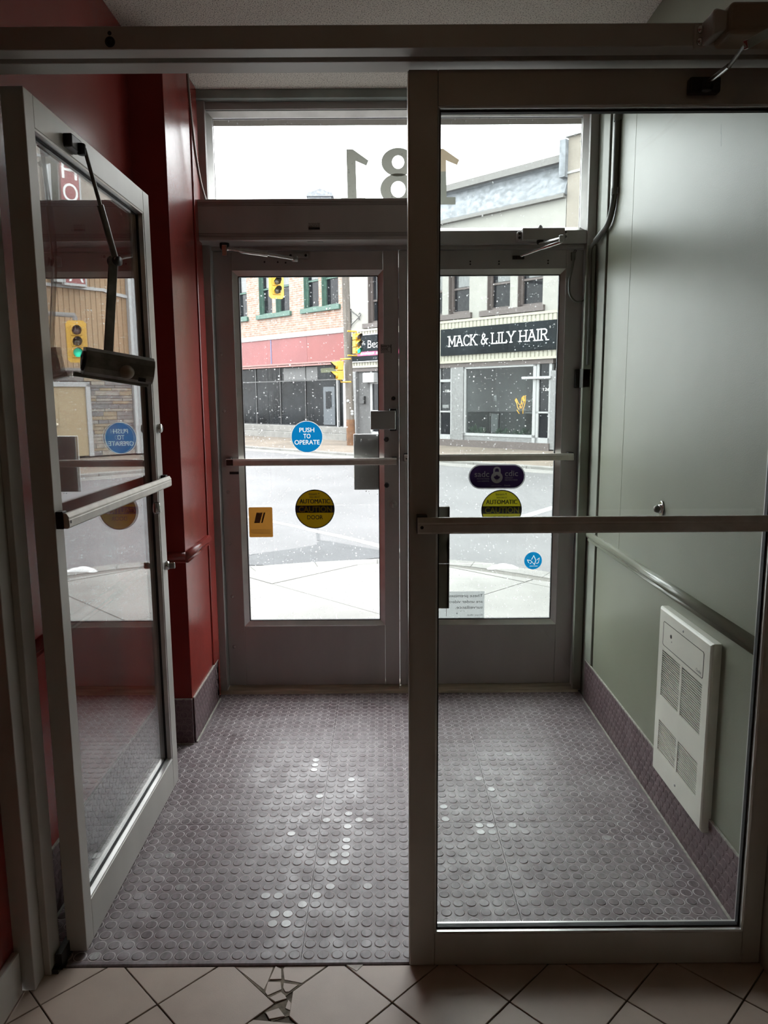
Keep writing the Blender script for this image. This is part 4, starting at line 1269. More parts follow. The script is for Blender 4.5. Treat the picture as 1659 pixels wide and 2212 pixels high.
# ceiling lamp of the hall, behind the viewer
lm = thing('ceiling_lamp', 'warm ceiling lamp in the hall behind the viewer', 'lamp', (0.35, -0.9, CZ - 0.08))
MB().lathe((0.35, -0.9, CZ), (0, 0, -1), [(0.17, 0), (0.17, 0.02), (0.155, 0.025)], 28).build('base', M['white_paint'], lm)
MB().lathe((0.35, -0.9, CZ - 0.02), (0, 0, -1), [(0.155, 0), (0.14, 0.035), (0.09, 0.06), (0.0, 0.07)], 28).build('shade', M['lamp'], lm)

# ================================================================== THE STREET
GS, GR = -0.06, -0.10       # pavement and road level
rd = thing('road', 'grey worn asphalt roadway across the intersection', 'road', (0, 13, GR - 0.3), kind='structure')
MB().box(-60, 60, 3.9, 90, GR - 0.3, GR).build('asphalt', M['asphalt'], rd)
pp = [(-1.35, 7.361), (-1.213, 7.483), (-1.021, 7.639), (-0.745, 7.87), (-0.707, 8.161), (-0.565, 8.081), (-0.063, 7.606), (0.25, 7.42), (0.2, 7.25), (-0.075, 7.2), (-0.249, 7.114), (-0.333, 7.031), (-0.952, 6.911), (-1.279, 6.93), (-2.4, 6.6), (-2.3, 6.95)]
MB().prism(pp, (0, 0, GR), EX, EY, EZ, 0.006).build('asphalt_patch', M['patch'], rd)
MB().prism([(-2.6, 10.78), (-2.68, 10.66), (-1.392, 9.36), (-1.113, 9.07), (-0.839, 8.713), (-0.431, 8.246), (0.3, 7.27), (0.42, 7.36), (-0.438, 8.421), (-0.851, 8.876), (-1.127, 9.219), (-1.387, 9.486)], (0, 0, GR), EX, EY, EZ, 0.004).build('stop_line', M['roadwhite'], rd)
MB().prism([(1.75, 9.45), (2.6, 10.62), (2.62, 10.9), (1.70, 9.62)], (0, 0, GR), EX, EY, EZ, 0.004).build('stop_line', M['roadwhite'], rd)
tarl = MB()
for pts in ([(-0.72, 8.16), (-0.80, 8.9), (-1.05, 9.9)], [(-1.9, 7.2), (-1.35, 7.42), (-0.9, 7.72)]):
    for p, q in zip(pts[:-1], pts[1:]):
        tarl.bar((p[0], p[1], GR + 0.001), (q[0], q[1], GR + 0.001), 0.035, 0.004)
tarl.build('tar_seam', M['patch'], rd)

# near pavement: slabs cut by the rounded corner kerb
KE = [(5.5, 2.6), (2.6, 5.4), (1.485, 6.41), (1.087, 6.73), (0.87, 6.87), (0.636, 6.97), (0.3, 7.03), (-0.056, 7.02), (-0.651, 6.90), (-1.238, 6.728), (-2.6, 6.0), (-5.5, 3.3)]
sw = thing('pavement', 'pale concrete corner pavement outside the street doors', 'pavement', (0, 5, GS - 0.2), kind='structure')
out_poly = [(-5.5, 3.7)] + [p for p in KE[::-1] if p[1] > 3.7] + [(4.3, 3.7)]
def grow(poly, d, c=(0, 4)):
    return [(c[0] + (x - c[0]) * d, c[1] + (y - c[1]) * d) for x, y in poly]
inner = [p for p in grow(KE, 0.925) if p[1] > 3.7]
base_poly = [(4.5, 3.7)] + inner + [(-4.5, 3.7)]
MB().prism(base_poly, (0, 0, GS - 0.2), EX, EY, EZ, 0.192).build('bedding', M['joint'], sw)
s2 = math.sqrt(0.5)
for i in range(-6, 7):
    for j in range(-6, 9):
        u0, u1 = 3.62 + 1.5 * i, 3.62 + 1.5 * (i + 1)
        v0, v1 = 3.44 + 1.5 * j, 3.44 + 1.5 * (j + 1)
        pts = [((u - v) * s2, (u + v) * s2) for u, v in ((u0, v0), (u1, v0), (u1, v1), (u0, v1))]
        poly = pts if area2(pts) > 0 else pts[::-1]
        poly = shrink(poly, 0.005)
        bp_ = base_poly if area2(base_poly) > 0 else base_poly[::-1]
        for a in range(len(bp_)):
            p, q = bp_[a], bp_[(a + 1) % len(bp_)]
            ex_, ey_ = q[0] - p[0], q[1] - p[1]
            l_ = math.hypot(ex_, ey_)
            poly = clip_poly(poly, ey_ / l_, -ex_ / l_, (ey_ * p[0] - ex_ * p[1]) / l_ - 0.004) if len(poly) > 2 else []
        if len(poly) > 2 and abs(area2(poly)) > 0.02:
            MB().prism(poly, (0, 0, GS - 0.05), EX, EY, EZ, 0.05 + random.uniform(-0.002, 0.002)).build('paving_slab', M['concrete'], sw)
k_in = inner
kb = MB()
oo = [p for p in KE if p[1] > 3.7]
for a in range(len(oo) - 1):
    q4 = [oo[a], oo[a + 1], k_in[min(a + 1, len(k_in) - 1)], k_in[min(a, len(k_in) - 1)]]
    MB().prism(q4, (0, 0, GR - 0.1), EX, EY, EZ, 0.1 + (GS - GR)).build('kerb_stone', M['kerb'], sw, bevel=0.01)
o = MB()
random.seed(3)
for (x, y, r) in ((0.98, 6.56, 0.03), (1.04, 6.60, 0.05), (1.10, 6.62, 0.065), (1.15, 6.60, 0.055), (1.19, 6.57, 0.035)):
    o.lathe((x, y, GS - 0.004), (0, 0, 1), [(r * 1.3, 0), (r * 1.1, r * 0.25), (r * 0.6, r * 0.45), (0, r * 0.5)], 10)
tag(o.build('snow_lump', M['snow']), 'small white snow remnant lying at the corner kerb', 'snow')

# facade frame: x along the shop fronts, y into the buildings, z up
CF = 26.0
FM = Matrix.Translation((0, CF, 0)) @ Matrix.Rotation(-PI / 4, 4, 'Z')
FROT = -PI / 4
fw = lambda u, d, v=0: tuple(FM @ Vector((u, d, v)))

ps = thing('pavement', 'tan far pavement in front of the shop fronts', 'pavement', fw(0, -2, GS - 0.2), FROT, kind='structure')
MB().box(-30, 22, -4.2, 1.0, GS - 0.2, GS + 0.02).build('paving', M['paver'], ps, FM)
for i in range(-20, 15):
    MB().box(i * 1.5 + 0.004, i * 1.5 + 1.496, -4.45, -4.2, GR - 0.05, GS + 0.025).build('kerb_stone', M['kerb'], ps, FM, bevel=0.01)
MB().box(-30, 22, -5.1, -4.45, GR - 0.02, GR + 0.004).build('gutter', M['kerb'], ps, FM)


def wall_holes(mb, u0, u1, v0, v1, holes, y0, y1):
    us = sorted({u0, u1} | {h[0] for h in holes} | {h[1] for h in holes})
    vs = sorted({v0, v1} | {h[2] for h in holes} | {h[3] for h in holes})
    us = [u for u in us if u0 <= u <= u1]
    vs = [v for v in vs if v0 <= v <= v1]
    for i in range(len(us) - 1):
        for j in range(len(vs) - 1):
            um, vm = (us[i] + us[i + 1]) / 2, (vs[j] + vs[j + 1]) / 2
            if any(h[0] < um < h[1] and h[2] < vm < h[3] for h in holes):
                continue
            mb.box(us[i], us[i + 1], y0, y1, vs[j], vs[j + 1])
    return mb


def sash_window(root, u0, u1, v0, v1, frame_m, mid, depth=0.22, fw_=0.07, curtain=True):
    f = MB()
    f.box(u0, u0 + fw_, depth - 0.08, depth + 0.05, v0, v1).box(u1 - fw_, u1, depth - 0.08, depth + 0.05, v0, v1)
    f.box(u0, u1, depth - 0.08, depth + 0.05, v0, v0 + fw_).box(u0, u1, depth - 0.08, depth + 0.05, v1 - fw_, v1)
    f.box(u0, u1, depth - 0.05, depth + 0.04, mid - 0.03, mid + 0.03)
    f.box(u0, u0 + 0.02, 0.002, depth, v0, v1)
    wn = f.build('window', frame_m, root, FM)
    MB().box(u0 + fw_ * 0.5, u1 - fw_ * 0.5, depth, depth + 0.012, v0 + fw_ * 0.5, mid).build('pane', M['windowglass'], wn, FM)
    MB().box(u0 + fw_ * 0.5, u1 - fw_ * 0.5, depth - 0.02, depth - 0.008, mid, v1 - fw_ * 0.5).build('pane', M['windowglass'], wn, FM)
    if curtain:
        MB().box(u0 + (u1 - u0) * 0.30, u1 - fw_ * 0.6, depth - 0.022, depth - 0.0205, mid + 0.05, v1 - fw_ * 0.6).build('curtain', M['curtain'], wn, FM)
    return wn


# ---- brick building
bb = thing('brick_building', 'orange brick building with green window sills and maroon shop sign', 'building', fw(-8, 0, 0), FROT)
wins = []
for a, c in ((-9.95, -9.05), (-8.75, -7.84), (-7.0, -6.13), (-5.90, -5.02), (-4.15, -3.27), (-3.11, -2.18), (-12.3, -11.4), (-11.2, -10.3)):
    wins.append((a, c, 4.84, 6.95))
wall_holes(MB(), -14, -1.58, 3.98, 7.75, wins, 0.0, 0.4).build('wall', M['brick'], bb, FM)
MB().box(-14, -1.58, 0.4, 12, 3.98, 7.7).build('rear_block', M['brick'], bb, FM)
MB().box(-14, -1.58, -0.20, 0.4, 7.55, 7.85).box(-14, -1.58, -0.10, 0.0, 7.4, 7.55).build('cornice', M['greenwood'], bb, FM)
for w_ in wins:
    sash_window(bb, *w_, M['greenwood'], 5.85)
for a, c in ((-10.05, -7.75), (-7.13, -4.90), (-4.28, -2.06), (-12.4, -10.2)):
    MB().box(a, c, -0.10, 0.10, 4.67, 4.84).build('window_sill', M['greenwood'], bb, FM, bevel=0.01)
MB().box(-14, -1.76, -0.14, 0.1, 3.82, 3.99).build('fascia_trim', M['trim_w'], bb, FM)
for a, c, mm in ((-14, -8.6, 'maroon'), (-8.6, -6.18, 'maroon'), (-6.12, -3.9, 'maroon'), (-3.9, -1.76, 'maroon2')):
    MB().box(a + 0.004, c - 0.004, -0.10, 0.1, 2.86, 3.82).build('sign_panel', M[mm], bb, FM)
MB().box(-6.18, -6.12, -0.11, 0.1, 2.86, 3.82).build('sign_joint', mat('blue joint strip', (0.07, 0.08, 0.15, 1), 0.6), bb, FM)
MB().box(-14, -1.76, -0.15, 0.1, 2.80, 2.86).box(-14, -1.76, -0.12, 0.1, 2.72, 2.78).build('sign_trim', mat('pinkish sign trim', (0.21, 0.10, 0.09, 1), 0.6), bb, FM)
for a, c in ((-14, -9.2), (-9.2, -7.57), (-7.57, -5.91), (-5.91, -4.32), (-4.32, -2.42)):
    MB().box(a + 0.02, c - 0.02, 0.15, 0.17, 0.46, 2.72).build('shop_pane', M['shopdark'], bb, FM)
    MB().box(c - 0.02, c + 0.02, 0.12, 0.2, 0.42, 2.72).build('mullion', M['black'], bb, FM)
MB().box(-2.42, -2.36, 0.05, 0.2, 0.42, 2.72).build('mullion', M['trim_w'], bb, FM)
MB().box(-2.36, -1.95, 0.15, 0.17, 0.46, 2.72).build('shop_pane', M['shopdark'], bb, FM)
MB().box(-14, -1.95, 0.11, 0.15, 2.16, 2.20).box(-14, -1.95, 0.10, 0.18, 0.40, 0.47).build('transom_rail', M['black'], bb, FM)
dr = MB().box(-3.27, -2.62, 0.13, 0.148, 0.50, 1.92).build('shop_door', mat('slate blue door behind glass', (0.030, 0.038, 0.046, 1), 0.4), bb, FM)
MB().box(-3.12, -2.80, 0.12, 0.13, 1.10, 1.75).build('door_light', M['shopdark'], dr, FM)
MB().box(-5.7, -3.6, 0.142, 0.149, 2.21, 2.68).build('lower_banner', mat('grey film in shop window', (0.055, 0.055, 0.055, 1), 0.5), bb, FM)
MB().box(-3.4, -2.5, 0.142, 0.149, 2.45, 2.62).build('lower_banner', mat('olive film in shop window', (0.055, 0.065, 0.018, 1), 0.5), bb, FM)
MB().box(-14, -1.95, 0.2, 0.5, 0.0, 3.98).build('dark_interior', M['darkin'], bb, FM)
MB().box(-14, -1.70, -0.12, 0.2, 0.20, 0.44).box(-14, -1.70, -0.16, 0.2, -0.06, 0.20).build('plinth', M['kerb'], bb, FM, bevel=0.02)
MB().box(-1.95, -1.60, -0.05, 0.5, 0.40, 2.75).box(-1.80, -1.58, -0.04, 0.5, 2.75, 3.98).build('white_post', M['trim_w'], bb, FM)

# ---- white building with the hair shop
wb = thing('white_building', 'white stucco building with corrugated awning and hair salon', 'building', fw(2.7, 0, 0), FROT)
wins = [(-0.66, 0.16, 4.05, 5.75), (0.42, 1.22, 4.05, 5.75), (1.90, 2.72, 4.05, 5.75), (2.97, 3.80, 4.05, 5.75), (4.47, 5.30, 4.05, 5.75), (5.56, 6.41, 4.05, 5.75)]
wall_holes(MB(), -1.58, 7.08, 3.84, 6.85, wins, 0.0, 0.4).build('wall', M['stucco_w'], wb, FM)
MB().box(-1.58, 3.60, 0.5, 12, 0, 7.3).box(6.31, 7.08, 0.5, 12, 0, 7.3).box(3.60, 6.31, 1.71, 12, 0, 7.3).box(3.60, 6.31, 0.5, 1.71, 2.51, 7.3).build('rear_block', M['stucco_w'], wb, FM)
for w_ in wins:
    sash_window(wb, *w_, M['brownwood'], 4.82, fw_=0.09)
for a, c in ((-0.86, 1.32), (1.75, 3.92), (4.25, 6.50)):
    MB().box(a, c, -0.10, 0.1, 3.885, 4.05).build('window_sill', M['brownwood'], wb, FM, bevel=0.008)
MB().prism([(-0.10, 6.82), (-0.10, 6.92), (0.25, 7.70), (0.10, 7.76), (0.10, 7.92), (0.6, 7.92), (0.6, 6.82)], (-1.58, 0, 0), EY, EZ, EX, 8.66).build('mansard', M['slate'], wb, FM)
MB().box(-1.62, 7.08, -0.02, 0.3, 7.74, 7.93).box(-1.60, 7.08, -0.16, 0.1, 6.78, 6.88).build('cornice_trim', M['galv'], wb, FM)
MB().box(6.92, 7.10, -0.15, 0.5, 7.3, 8.25).build('parapet_end', M['slate'], wb, FM)
# corrugated awning
cg = MB()
u = -1.56
prof = []
while u < 7.0:
    prof += [(u, 0.0), (u + 0.085, 0.0), (u + 0.10, 0.025), (u + 0.125, 0.025), (u + 0.14, 0.0)]
    u += 0.14
for p, q in zip(prof[:-1], prof[1:]):
    cg.add([(p[0], -0.08 + p[1], 2.60), (q[0], -0.08 + q[1], 2.60), (q[0], -0.08 + q[1], 3.80), (p[0], -0.08 + p[1], 3.80)], [(0, 1, 2, 3)])
cg.build('corrugated_panel', M['corr'], wb, FM)
MB().box(-1.57, 7.04, -0.10, 0.0, 3.79, 3.86).box(-1.57, 7.04, -0.11, -0.05, 2.55, 2.62).box(-1.57, -1.53, -0.08, 0, 2.6, 3.8).box(7.0, 7.04, -0.08, 0, 2.2, 3.8).build('awning_trim', M['corr'], wb, FM)
MB().box(-1.56, 6.84, -0.05, 0.1, 2.42, 2.56).build('soffit', M['brownwood'], wb, FM)
sg = MB().box(2.78, 6.97, -0.14, -0.07, 2.79, 3.60).build('sign_board', M['signblack'], wb, FM, label='charcoal salon sign board with white slab lettering')

# slab-serif strokes on a unit height
GL = {
    'M': (1.0, [[(.13, 0), (.13, 1)], [(.13, 1), (.5, .25), (.87, 1)], [(.87, 1), (.87, 0)]], [(.13, 0), (.87, 0), (.08, 1), (.92, 1)]),
    'A': (.95, [[(.10, 0), (.475, 1), (.85, 0)], [(.25, .36), (.70, .36)]], [(.10, 0), (.85, 0), (.42, 1)]),
    'C': (.85, [[(.78, .80), (.62, .96), (.42, 1), (.22, .90), (.10, .68), (.08, .45), (.16, .18), (.34, .02), (.56, 0), (.78, .18)]], []),
    'K': (.90, [[(.14, 0), (.14, 1)], [(.14, .42), (.70, 1)], [(.34, .60), (.76, 0)]], [(.14, 0), (.14, 1), (.70, 1), (.78, 0)]),
    '&': (.85, [[(.80, 0), (.24, .68), (.22, .86), (.36, 1), (.52, .92), (.50, .74), (.16, .42), (.10, .20), (.24, .02), (.44, .02), (.70, .34), (.76, .50)]], [(.76, .50)]),
    'L': (.75, [[(.16, 1), (.16, 0), (.68, 0), (.68, .22)]], [(.16, 0), (.16, 1)]),
    'I': (.40, [[(.20, 0), (.20, 1)]], [(.20, 0), (.20, 1)]),
    'Y': (.90, [[(.08, 1), (.45, .46), (.82, 1)], [(.45, .46), (.45, 0)]], [(.08, 1), (.82, 1), (.45, 0)]),
    'H': (.98, [[(.16, 0), (.16, 1)], [(.82, 0), (.82, 1)], [(.16, .5), (.82, .5)]], [(.16, 0), (.16, 1), (.82, 0), (.82, 1)]),
    'R': (.92, [[(.16, 0), (.16, 1), (.52, 1), (.70, .90), (.72, .72), (.62, .56), (.16, .50)], [(.46, .50), (.74, 0)]], [(.16, 0), (.16, 1), (.80, 0)]),
    ' ': (.42, [], [])}
lt = MB()
tot = sum(GL[c][0] for c in 'MACK & LILY HAIR')
H_, W_ = 0.30, 3.63
kx = W_ / tot
x = 3.10
for ch in 'MACK & LILY HAIR':
    w_, st_, se_ = GL[ch]
    cv = lambda p: (x + p[0] * kx, -0.146, 3.065 + p[1] * H_)
    for pl_ in st_:
        for p, q in zip(pl_[:-1], pl_[1:]):
            a, b_ = Vector(cv(p)), Vector(cv(q))
            d_ = (b_ - a).normalized() * 0.012
            lt.bar(a - d_, b_ + d_, 0.036, 0.012, up=(0, 1, 0))
    for p in se_:
        a = Vector(cv(p))
        lt.bar(a + Vector((-0.055, 0, 0)), a + Vector((0.055, 0, 0)), 0.030, 0.012, up=(0, 1, 0))
    x += w_ * kx
lt.build('lettering', M['signwhite'], sg, FM)
sb = MB().box(-1.46, 2.30, -0.14, -0.07, 2.74, 3.68).build('sign_board', M['signblack'], wb, FM, label='charcoal beauty shop sign board with pink strip')
fr_ = MB()
for a in ((-1.46, 2.30, 3.65, 3.68), (-1.46, 2.30, 2.74, 2.77), (-1.46, -1.43, 2.74, 3.68), (2.27, 2.30, 2.74, 3.68)):
    fr_.box(a[0], a[1], -0.147, -0.14, a[2], a[3])
put_text(fr_, 'B* Beauty', (-0.24, -0.146, 3.30), 1.66, 0.36, bold=-0.006)
fr_.build('lettering', M['signwhite'], sb, FM)
MB().box(-1.15, 1.9, -0.146, -0.14, 2.95, 3.09).build('pink_strip', M['pink'], sb, FM)
tx = MB()
put_text(tx, 'BARBER & BEAUTY', (-0.05, -0.148, 3.02), 1.7, 0.08)
tx.build('strip_lettering', M['signwhite'], sb, FM)
# ground floor
MB().box(-1.58, -0.58, 0.02, 0.5, 0.0, 2.45).build('grey_brick_wall', M['darkwall'], wb, FM)
MB().box(-1.50, -1.22, -0.10, 0.05, 0.0, 2.42).build('tile_pillar', M['tilegrey'], wb, FM)
MB().box(-0.76, -0.2, -0.20, 0.02, 2.02, 2.36).build('air_conditioner', M['trim_w'], wb, FM, bevel=0.02)
MB().box(-1.03, -0.83, -0.08, 0.02, 1.30, 1.56).box(-1.0, -0.86, -0.09, -0.08, 1.42, 1.52).build('mailbox', M['black'], wb, FM, bevel=0.015)
for a, c in ((-0.58, 0.5), (2.56, 3.17), (6.27, 6.78)):
    f = MB().box(a, a + 0.09, 0.0, 0.12, 0.14, 2.42).box(c - 0.09, c, 0.0, 0.12, 0.14, 2.42).box(a, c, 0.0, 0.12, 1.98, 2.06).box(a, c, 0.0, 0.12, 0.14, 0.32).box(a, c, 0.0, 0.12, 1.02, 1.07).build('shop_door', M['trim_w'], wb, FM)
    MB().box(a + 0.08, c - 0.08, 0.05, 0.06, 0.30, 2.42).build('pane', M['windowglass'], f, FM)
    if a > 1:
        tx = MB()
        put_text(tx, '126A' if a < 4 else '126', ((a + c) / 2 + (0.10 if a < 4 else 0.06), 0.046, 1.70), 0.27 if a < 4 else 0.22, 0.085, bold=0.02)
        tx.build('house_number', M['signwhite'], f, FM)
    if a == 2.56:
        MB().box(2.72, 2.98, 0.044, 0.048, 1.16, 1.26).build('door_card', M['curtain'], f, FM)
MB().box(0.5, 2.56, 0.02, 0.5, 0.0, 2.45).build('grey_brick_wall', M['darkwall'], wb, FM)
MB().box(3.17, 3.64, -0.06, 0.5, 0.0, 2.42).build('tile_pillar', M['tilegrey'], wb, FM)
MB().box(6.78, 7.06, -0.06, 0.5, 0.0, 2.22).build('tile_pillar', M['tilegrey'], wb, FM)
MB().box(3.64, 6.27, 0.0, 0.5, 0.17, 0.34).build('tile_sill', M['tilegrey'], wb, FM)
MB().box(1.2, 6.80, -0.10, 0.5, -0.06, 0.17).build('plinth', M['brownwood'], wb, FM)
f = MB().box(3.64, 3.71, -0.02, 0.1, 0.32, 2.42).box(6.17, 6.27, -0.02, 0.1, 0.17, 2.42).box(3.64, 6.27, -0.02, 0.1, 0.31, 0.39).box(3.64, 6.27, -0.02, 0.1, 2.36, 2.42).build('shop_window_frame', M['trim_w'], wb, FM)
MB().box(3.70, 6.18, 0.03, 0.04, 0.38, 2.38).build('pane', M['glass_shop'], f, FM)
MB().box(5.83, 6.80, -0.10, -0.03, 2.0, 2.07).build('white_rail', M['trim_w'], wb, FM)
MB().box(3.66, 6.25, 1.6, 1.7, 0.0, 2.44).box(3.60, 3.66, 0.1, 1.7, 0, 2.44).box(6.25, 6.31, 0.1, 1.7, 0, 2.44).box(3.66, 6.25, 0.1, 1.7, 0.30, 0.36).box(3.66, 6.25, 0.1, 1.7, 2.42, 2.5).build('shop_room', M['shopin'], wb, FM)
MB().box(4.9, 6.2, 1.5, 1.6, 0.4, 2.4).build('shop_back_panel', M['darkwall'], wb, FM)
for z in (0.98, 1.36):
    MB().box(5.05, 5.75, 1.25, 1.5, z, z + 0.05).build('shop_shelf', M['trim_w'], wb, FM)
# the salon things
ng = thing('neon_sign', 'amber neon hand sign glowing in the salon window', 'neon sign', fw(5.6, 0.2, 0.98))
nm = MB()
cu, cv_ = 5.58, 1.25
hand = [[(-.17, .14), (-.10, .05), (-.08, -.06), (-.02, -.13)], [(-.17, .14), (-.13, .20), (-.06, .08)], [(-.06, .08), (-.02, .02), (.05, .02), (.09, .08)],
        [(.05, .04), (.07, .22), (.10, .24), (.12, .12)], [(.10, .24), (.13, .27), (.15, .25), (.14, .05)], [(.15, .25), (.19, .28), (.20, .24), (.19, .06), (.15, -.05)],
        [(.09, .08), (.10, -.02), (.06, -.10)], [(.15, -.05), (.12, -.12), (.12, -.25)], [(-.10, -.14), (-.05, -.20), (-.01, -.25)], [(-.02, -.05), (.06, -.05)], [(.02, .0), (.02, -.10)],
        [(.09, .20), (.15, .10)], [(.12, .22), (.18, .12)], [(-.15, .16), (-.09, .08)]]
for pl_ in hand:
    nm.tube([(cu + p[0], 0.20, cv_ + p[1]) for p in pl_], 0.010, 6)
nm.build('glass_tube', M['neon'], ng, FM)
MB().box(cu - 0.01, cu + 0.01, 0.21, 0.22, cv_ - 0.27, cv_ + 0.29).build('support', M['galv'], ng, FM)
pf = thing('picture_frame', 'dark framed board leaning in the salon window', 'picture frame', fw(4.5, 0.5, 0.40))
MB().box(4.33, 4.37, 0.40, 0.44, 0.36, 1.02).box(4.65, 4.69, 0.40, 0.44, 0.36, 1.02).box(4.33, 4.69, 0.40, 0.44, 0.98, 1.02).box(4.33, 4.69, 0.40, 0.44, 0.36, 0.40).build('frame', M['black'], pf, FM)
MB().box(4.36, 4.66, 0.42, 0.43, 0.39, 0.99).build('panel', M['shopin'], pf, FM)
ln_ = thing('arched_lantern', 'dark arched lantern hanging on the pale salon wall', 'lantern', fw(4.17, 0.9, 1.36))
n = 14
ar = [(4.17 + 0.12 * math.cos(PI * i / n), 1.58 + 0.12 * math.sin(PI * i / n)) for i in range(n + 1)]
MB().prism([(4.29, 1.36)] + ar + [(4.05, 1.36)], (0, 0.88, 0), EX, EZ, EY, 0.04).build('frame', M['black'], ln_, FM)
MB().box(4.15, 4.25, 0.86, 0.88, 1.38, 1.56).build('candle', M['trim_w'], ln_, FM)
MB().tube([(4.17, 0.90, 1.70), (4.17, 0.90, 2.42)], 0.006, 6).build('hanger', M['black'], ln_, FM)
random.seed(11)
for i, (u_, hgt) in enumerate(((3.86, .34), (4.05, .22), (4.24, .26), (4.86, .22), (5.15, .24), (5.45, .20), (5.75, .26), (6.02, .18))):
    pt = thing('display_plant', ['tall bushy evergreen sprig at the left end of salon window', 'low evergreen sprig second from left in salon window', 'evergreen sprig left of the framed board in salon window', 'evergreen sprig right of the framed board in salon window', 'evergreen sprig below the neon sign, left of centre', 'lowest evergreen sprig under the neon hand', 'bushy evergreen sprig right of the neon sign', 'small evergreen sprig at the right end of salon window'][i], 'plant', fw(u_, 0.22, 0.36), group='evergreen sprigs along the salon window sill')
    lf = MB()
    for k in range(26):
        a = random.uniform(0, 2 * PI)
        el = random.uniform(0.1, 1.4)
        l_ = hgt * random.uniform(0.6, 1.0)
        d_ = Vector((math.cos(a) * math.cos(el), math.sin(a) * math.cos(el) * 0.35, math.sin(el)))
        s_v = d_.orthogonal().normalized() * 0.028
        b0 = Vector((u_, 0.22, 0.37))
        lf.add([b0 + d_ * l_ * 0.25, b0 + d_ * l_ * 0.65 + s_v, b0 + d_ * l_, b0 + d_ * l_ * 0.65 - s_v], [(0, 1, 2, 3)])
    lf.build('foliage', M['leaf'], pt, FM)
    MB().cyl((u_, 0.22, 0.36), (u_, 0.22, 0.42), 0.05, 0.06, 10).build('pot', M['galv'], pt, FM)
hb_ = thing('sign_bracket', 'thin black scrolled iron bracket on the white stucco wall', 'bracket', fw(-1.4, -0.3, 4.0))
MB().tube([(-1.52, -0.05, 4.58), (-1.06, -0.05, 4.30)], 0.016, 6).tube([(-1.52, -0.05, 4.02), (-1.06, -0.05, 4.30)], 0.013, 6).tube(spline([(-1.06, -0.05, 4.30), (-0.98, -0.05, 4.36), (-1.02, -0.05, 4.44), (-1.07, -0.05, 4.38)]), 0.013, 6).tube([(-1.06, -0.05, 4.30), (-1.06, -0.05, 4.20)], 0.02, 6).box(-1.56, -1.50, -0.06, 0.0, 3.98, 4.62).build('iron', M['black'], hb_, FM)

# ---- tan building, mirrored in the open door
tb = thing('tan_building', 'tan sided building with stone veneer base and panel door', 'building', fw(10, 0, 0), FROT)
MB().box(7.10, 15, 0.12, 12, 0.0, 8.35).build('wall', M['stucco_t'], tb, FM)
MB().box(7.10, 15, 0.0, 0.12, 5.85, 8.35).build('upper_wall', M['stucco_t'], tb, FM)
MB().box(7.05, 15.05, -0.10, 0.4, 8.30, 8.45).box(7.08, 15, -0.03, 0.05, 7.38, 7.44).build('parapet_cap', M['trim_w'], tb, FM)
MB().box(7.14, 7.42, -0.10, 0.12, 0.0, 5.85).build('corner_board', M['trim_w'], tb, FM)
u = 7.42
while u < 14.9:
    MB().box(u + 0.004, u + 0.138, 0.045, 0.12, 2.30, 5.85).build('siding_board', M['siding'], tb, FM, bevel=0.006, seg=1)
    u += 0.142
MB().prism([(7.40, 4.20), (7.86, 4.25), (8.07, 4.32), (15, 4.34), (15, 4.42), (8.05, 4.40), (7.84, 4.33), (7.40, 4.28)], (0, -0.02, 0), EX, EZ, EY, 0.08).build('trim_board', M['trim_w'], tb, FM)
MB().box(7.42, 15, -0.06, 0.12, 2.24, 2.31).build('stone_cap', M['galv'], tb, FM)
MB().box(7.42, 15, 0.03, 0.12, 0.0, 2.24).build('mortar_bed', M['mortar'], tb, FM)
random.seed(5)
v = 0.0
row = 0
hole = (8.62, 9.74)
while v < 2.22:
    h = random.choice((0.075, 0.10, 0.125))
    h = min(h, 2.24 - v)
    u = 7.43 - random.uniform(0, 0.2)
    while u < 11.0:
        l_ = random.uniform(0.22, 0.55)
        a, c = max(u, 7.43), u + l_
        u += l_
        if c > hole[0] and a < hole[1] and v < 1.95:
            if a < hole[0] - 0.06:
                c = hole[0]
            elif c > hole[1] + 0.06:
                a = hole[1]
            else:
                continue
        MB().box(a + 0.005, c - 0.005, random.uniform(-0.025, 0.0), 0.05, v + 0.005, v + h - 0.005).build('stone', random.choice(STONES), tb, FM)
    v += h
f = MB().box(8.62, 8.74, -0.05, 0.1, 0.0, 1.93).box(9.62, 9.74, -0.05, 0.1, 0.0, 1.93).box(8.62, 9.74, -0.05, 0.1, 1.83, 1.95).build('door_frame', M['trim_w'], tb, FM)
dr = MB().box(8.74, 9.62, 0.0, 0.06, 0.02, 1.83).build('panel_door', M['tandoor'], tb, FM)
for a, c in ((8.84, 9.12), (9.24, 9.52)):
    for z0_, z1_ in ((0.12, 0.62), (0.74, 1.38), (1.50, 1.72)):
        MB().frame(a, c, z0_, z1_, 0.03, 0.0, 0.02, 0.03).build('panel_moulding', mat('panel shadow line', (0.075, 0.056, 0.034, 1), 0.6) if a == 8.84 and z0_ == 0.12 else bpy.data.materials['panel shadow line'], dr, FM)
        MB().box(a + 0.05, c - 0.05, -0.008, 0.002, z0_ + 0.05, z1_ - 0.05).build('raised_panel', M['tandoor'], dr, FM)
MB().lathe((9.55, -0.02, 0.86), (0, -1, 0), [(0.02, 0), (0.045, 0.03), (0.03, 0.06), (0, 0.065)], 14).build('door_knob', M['sill'], dr, FM)
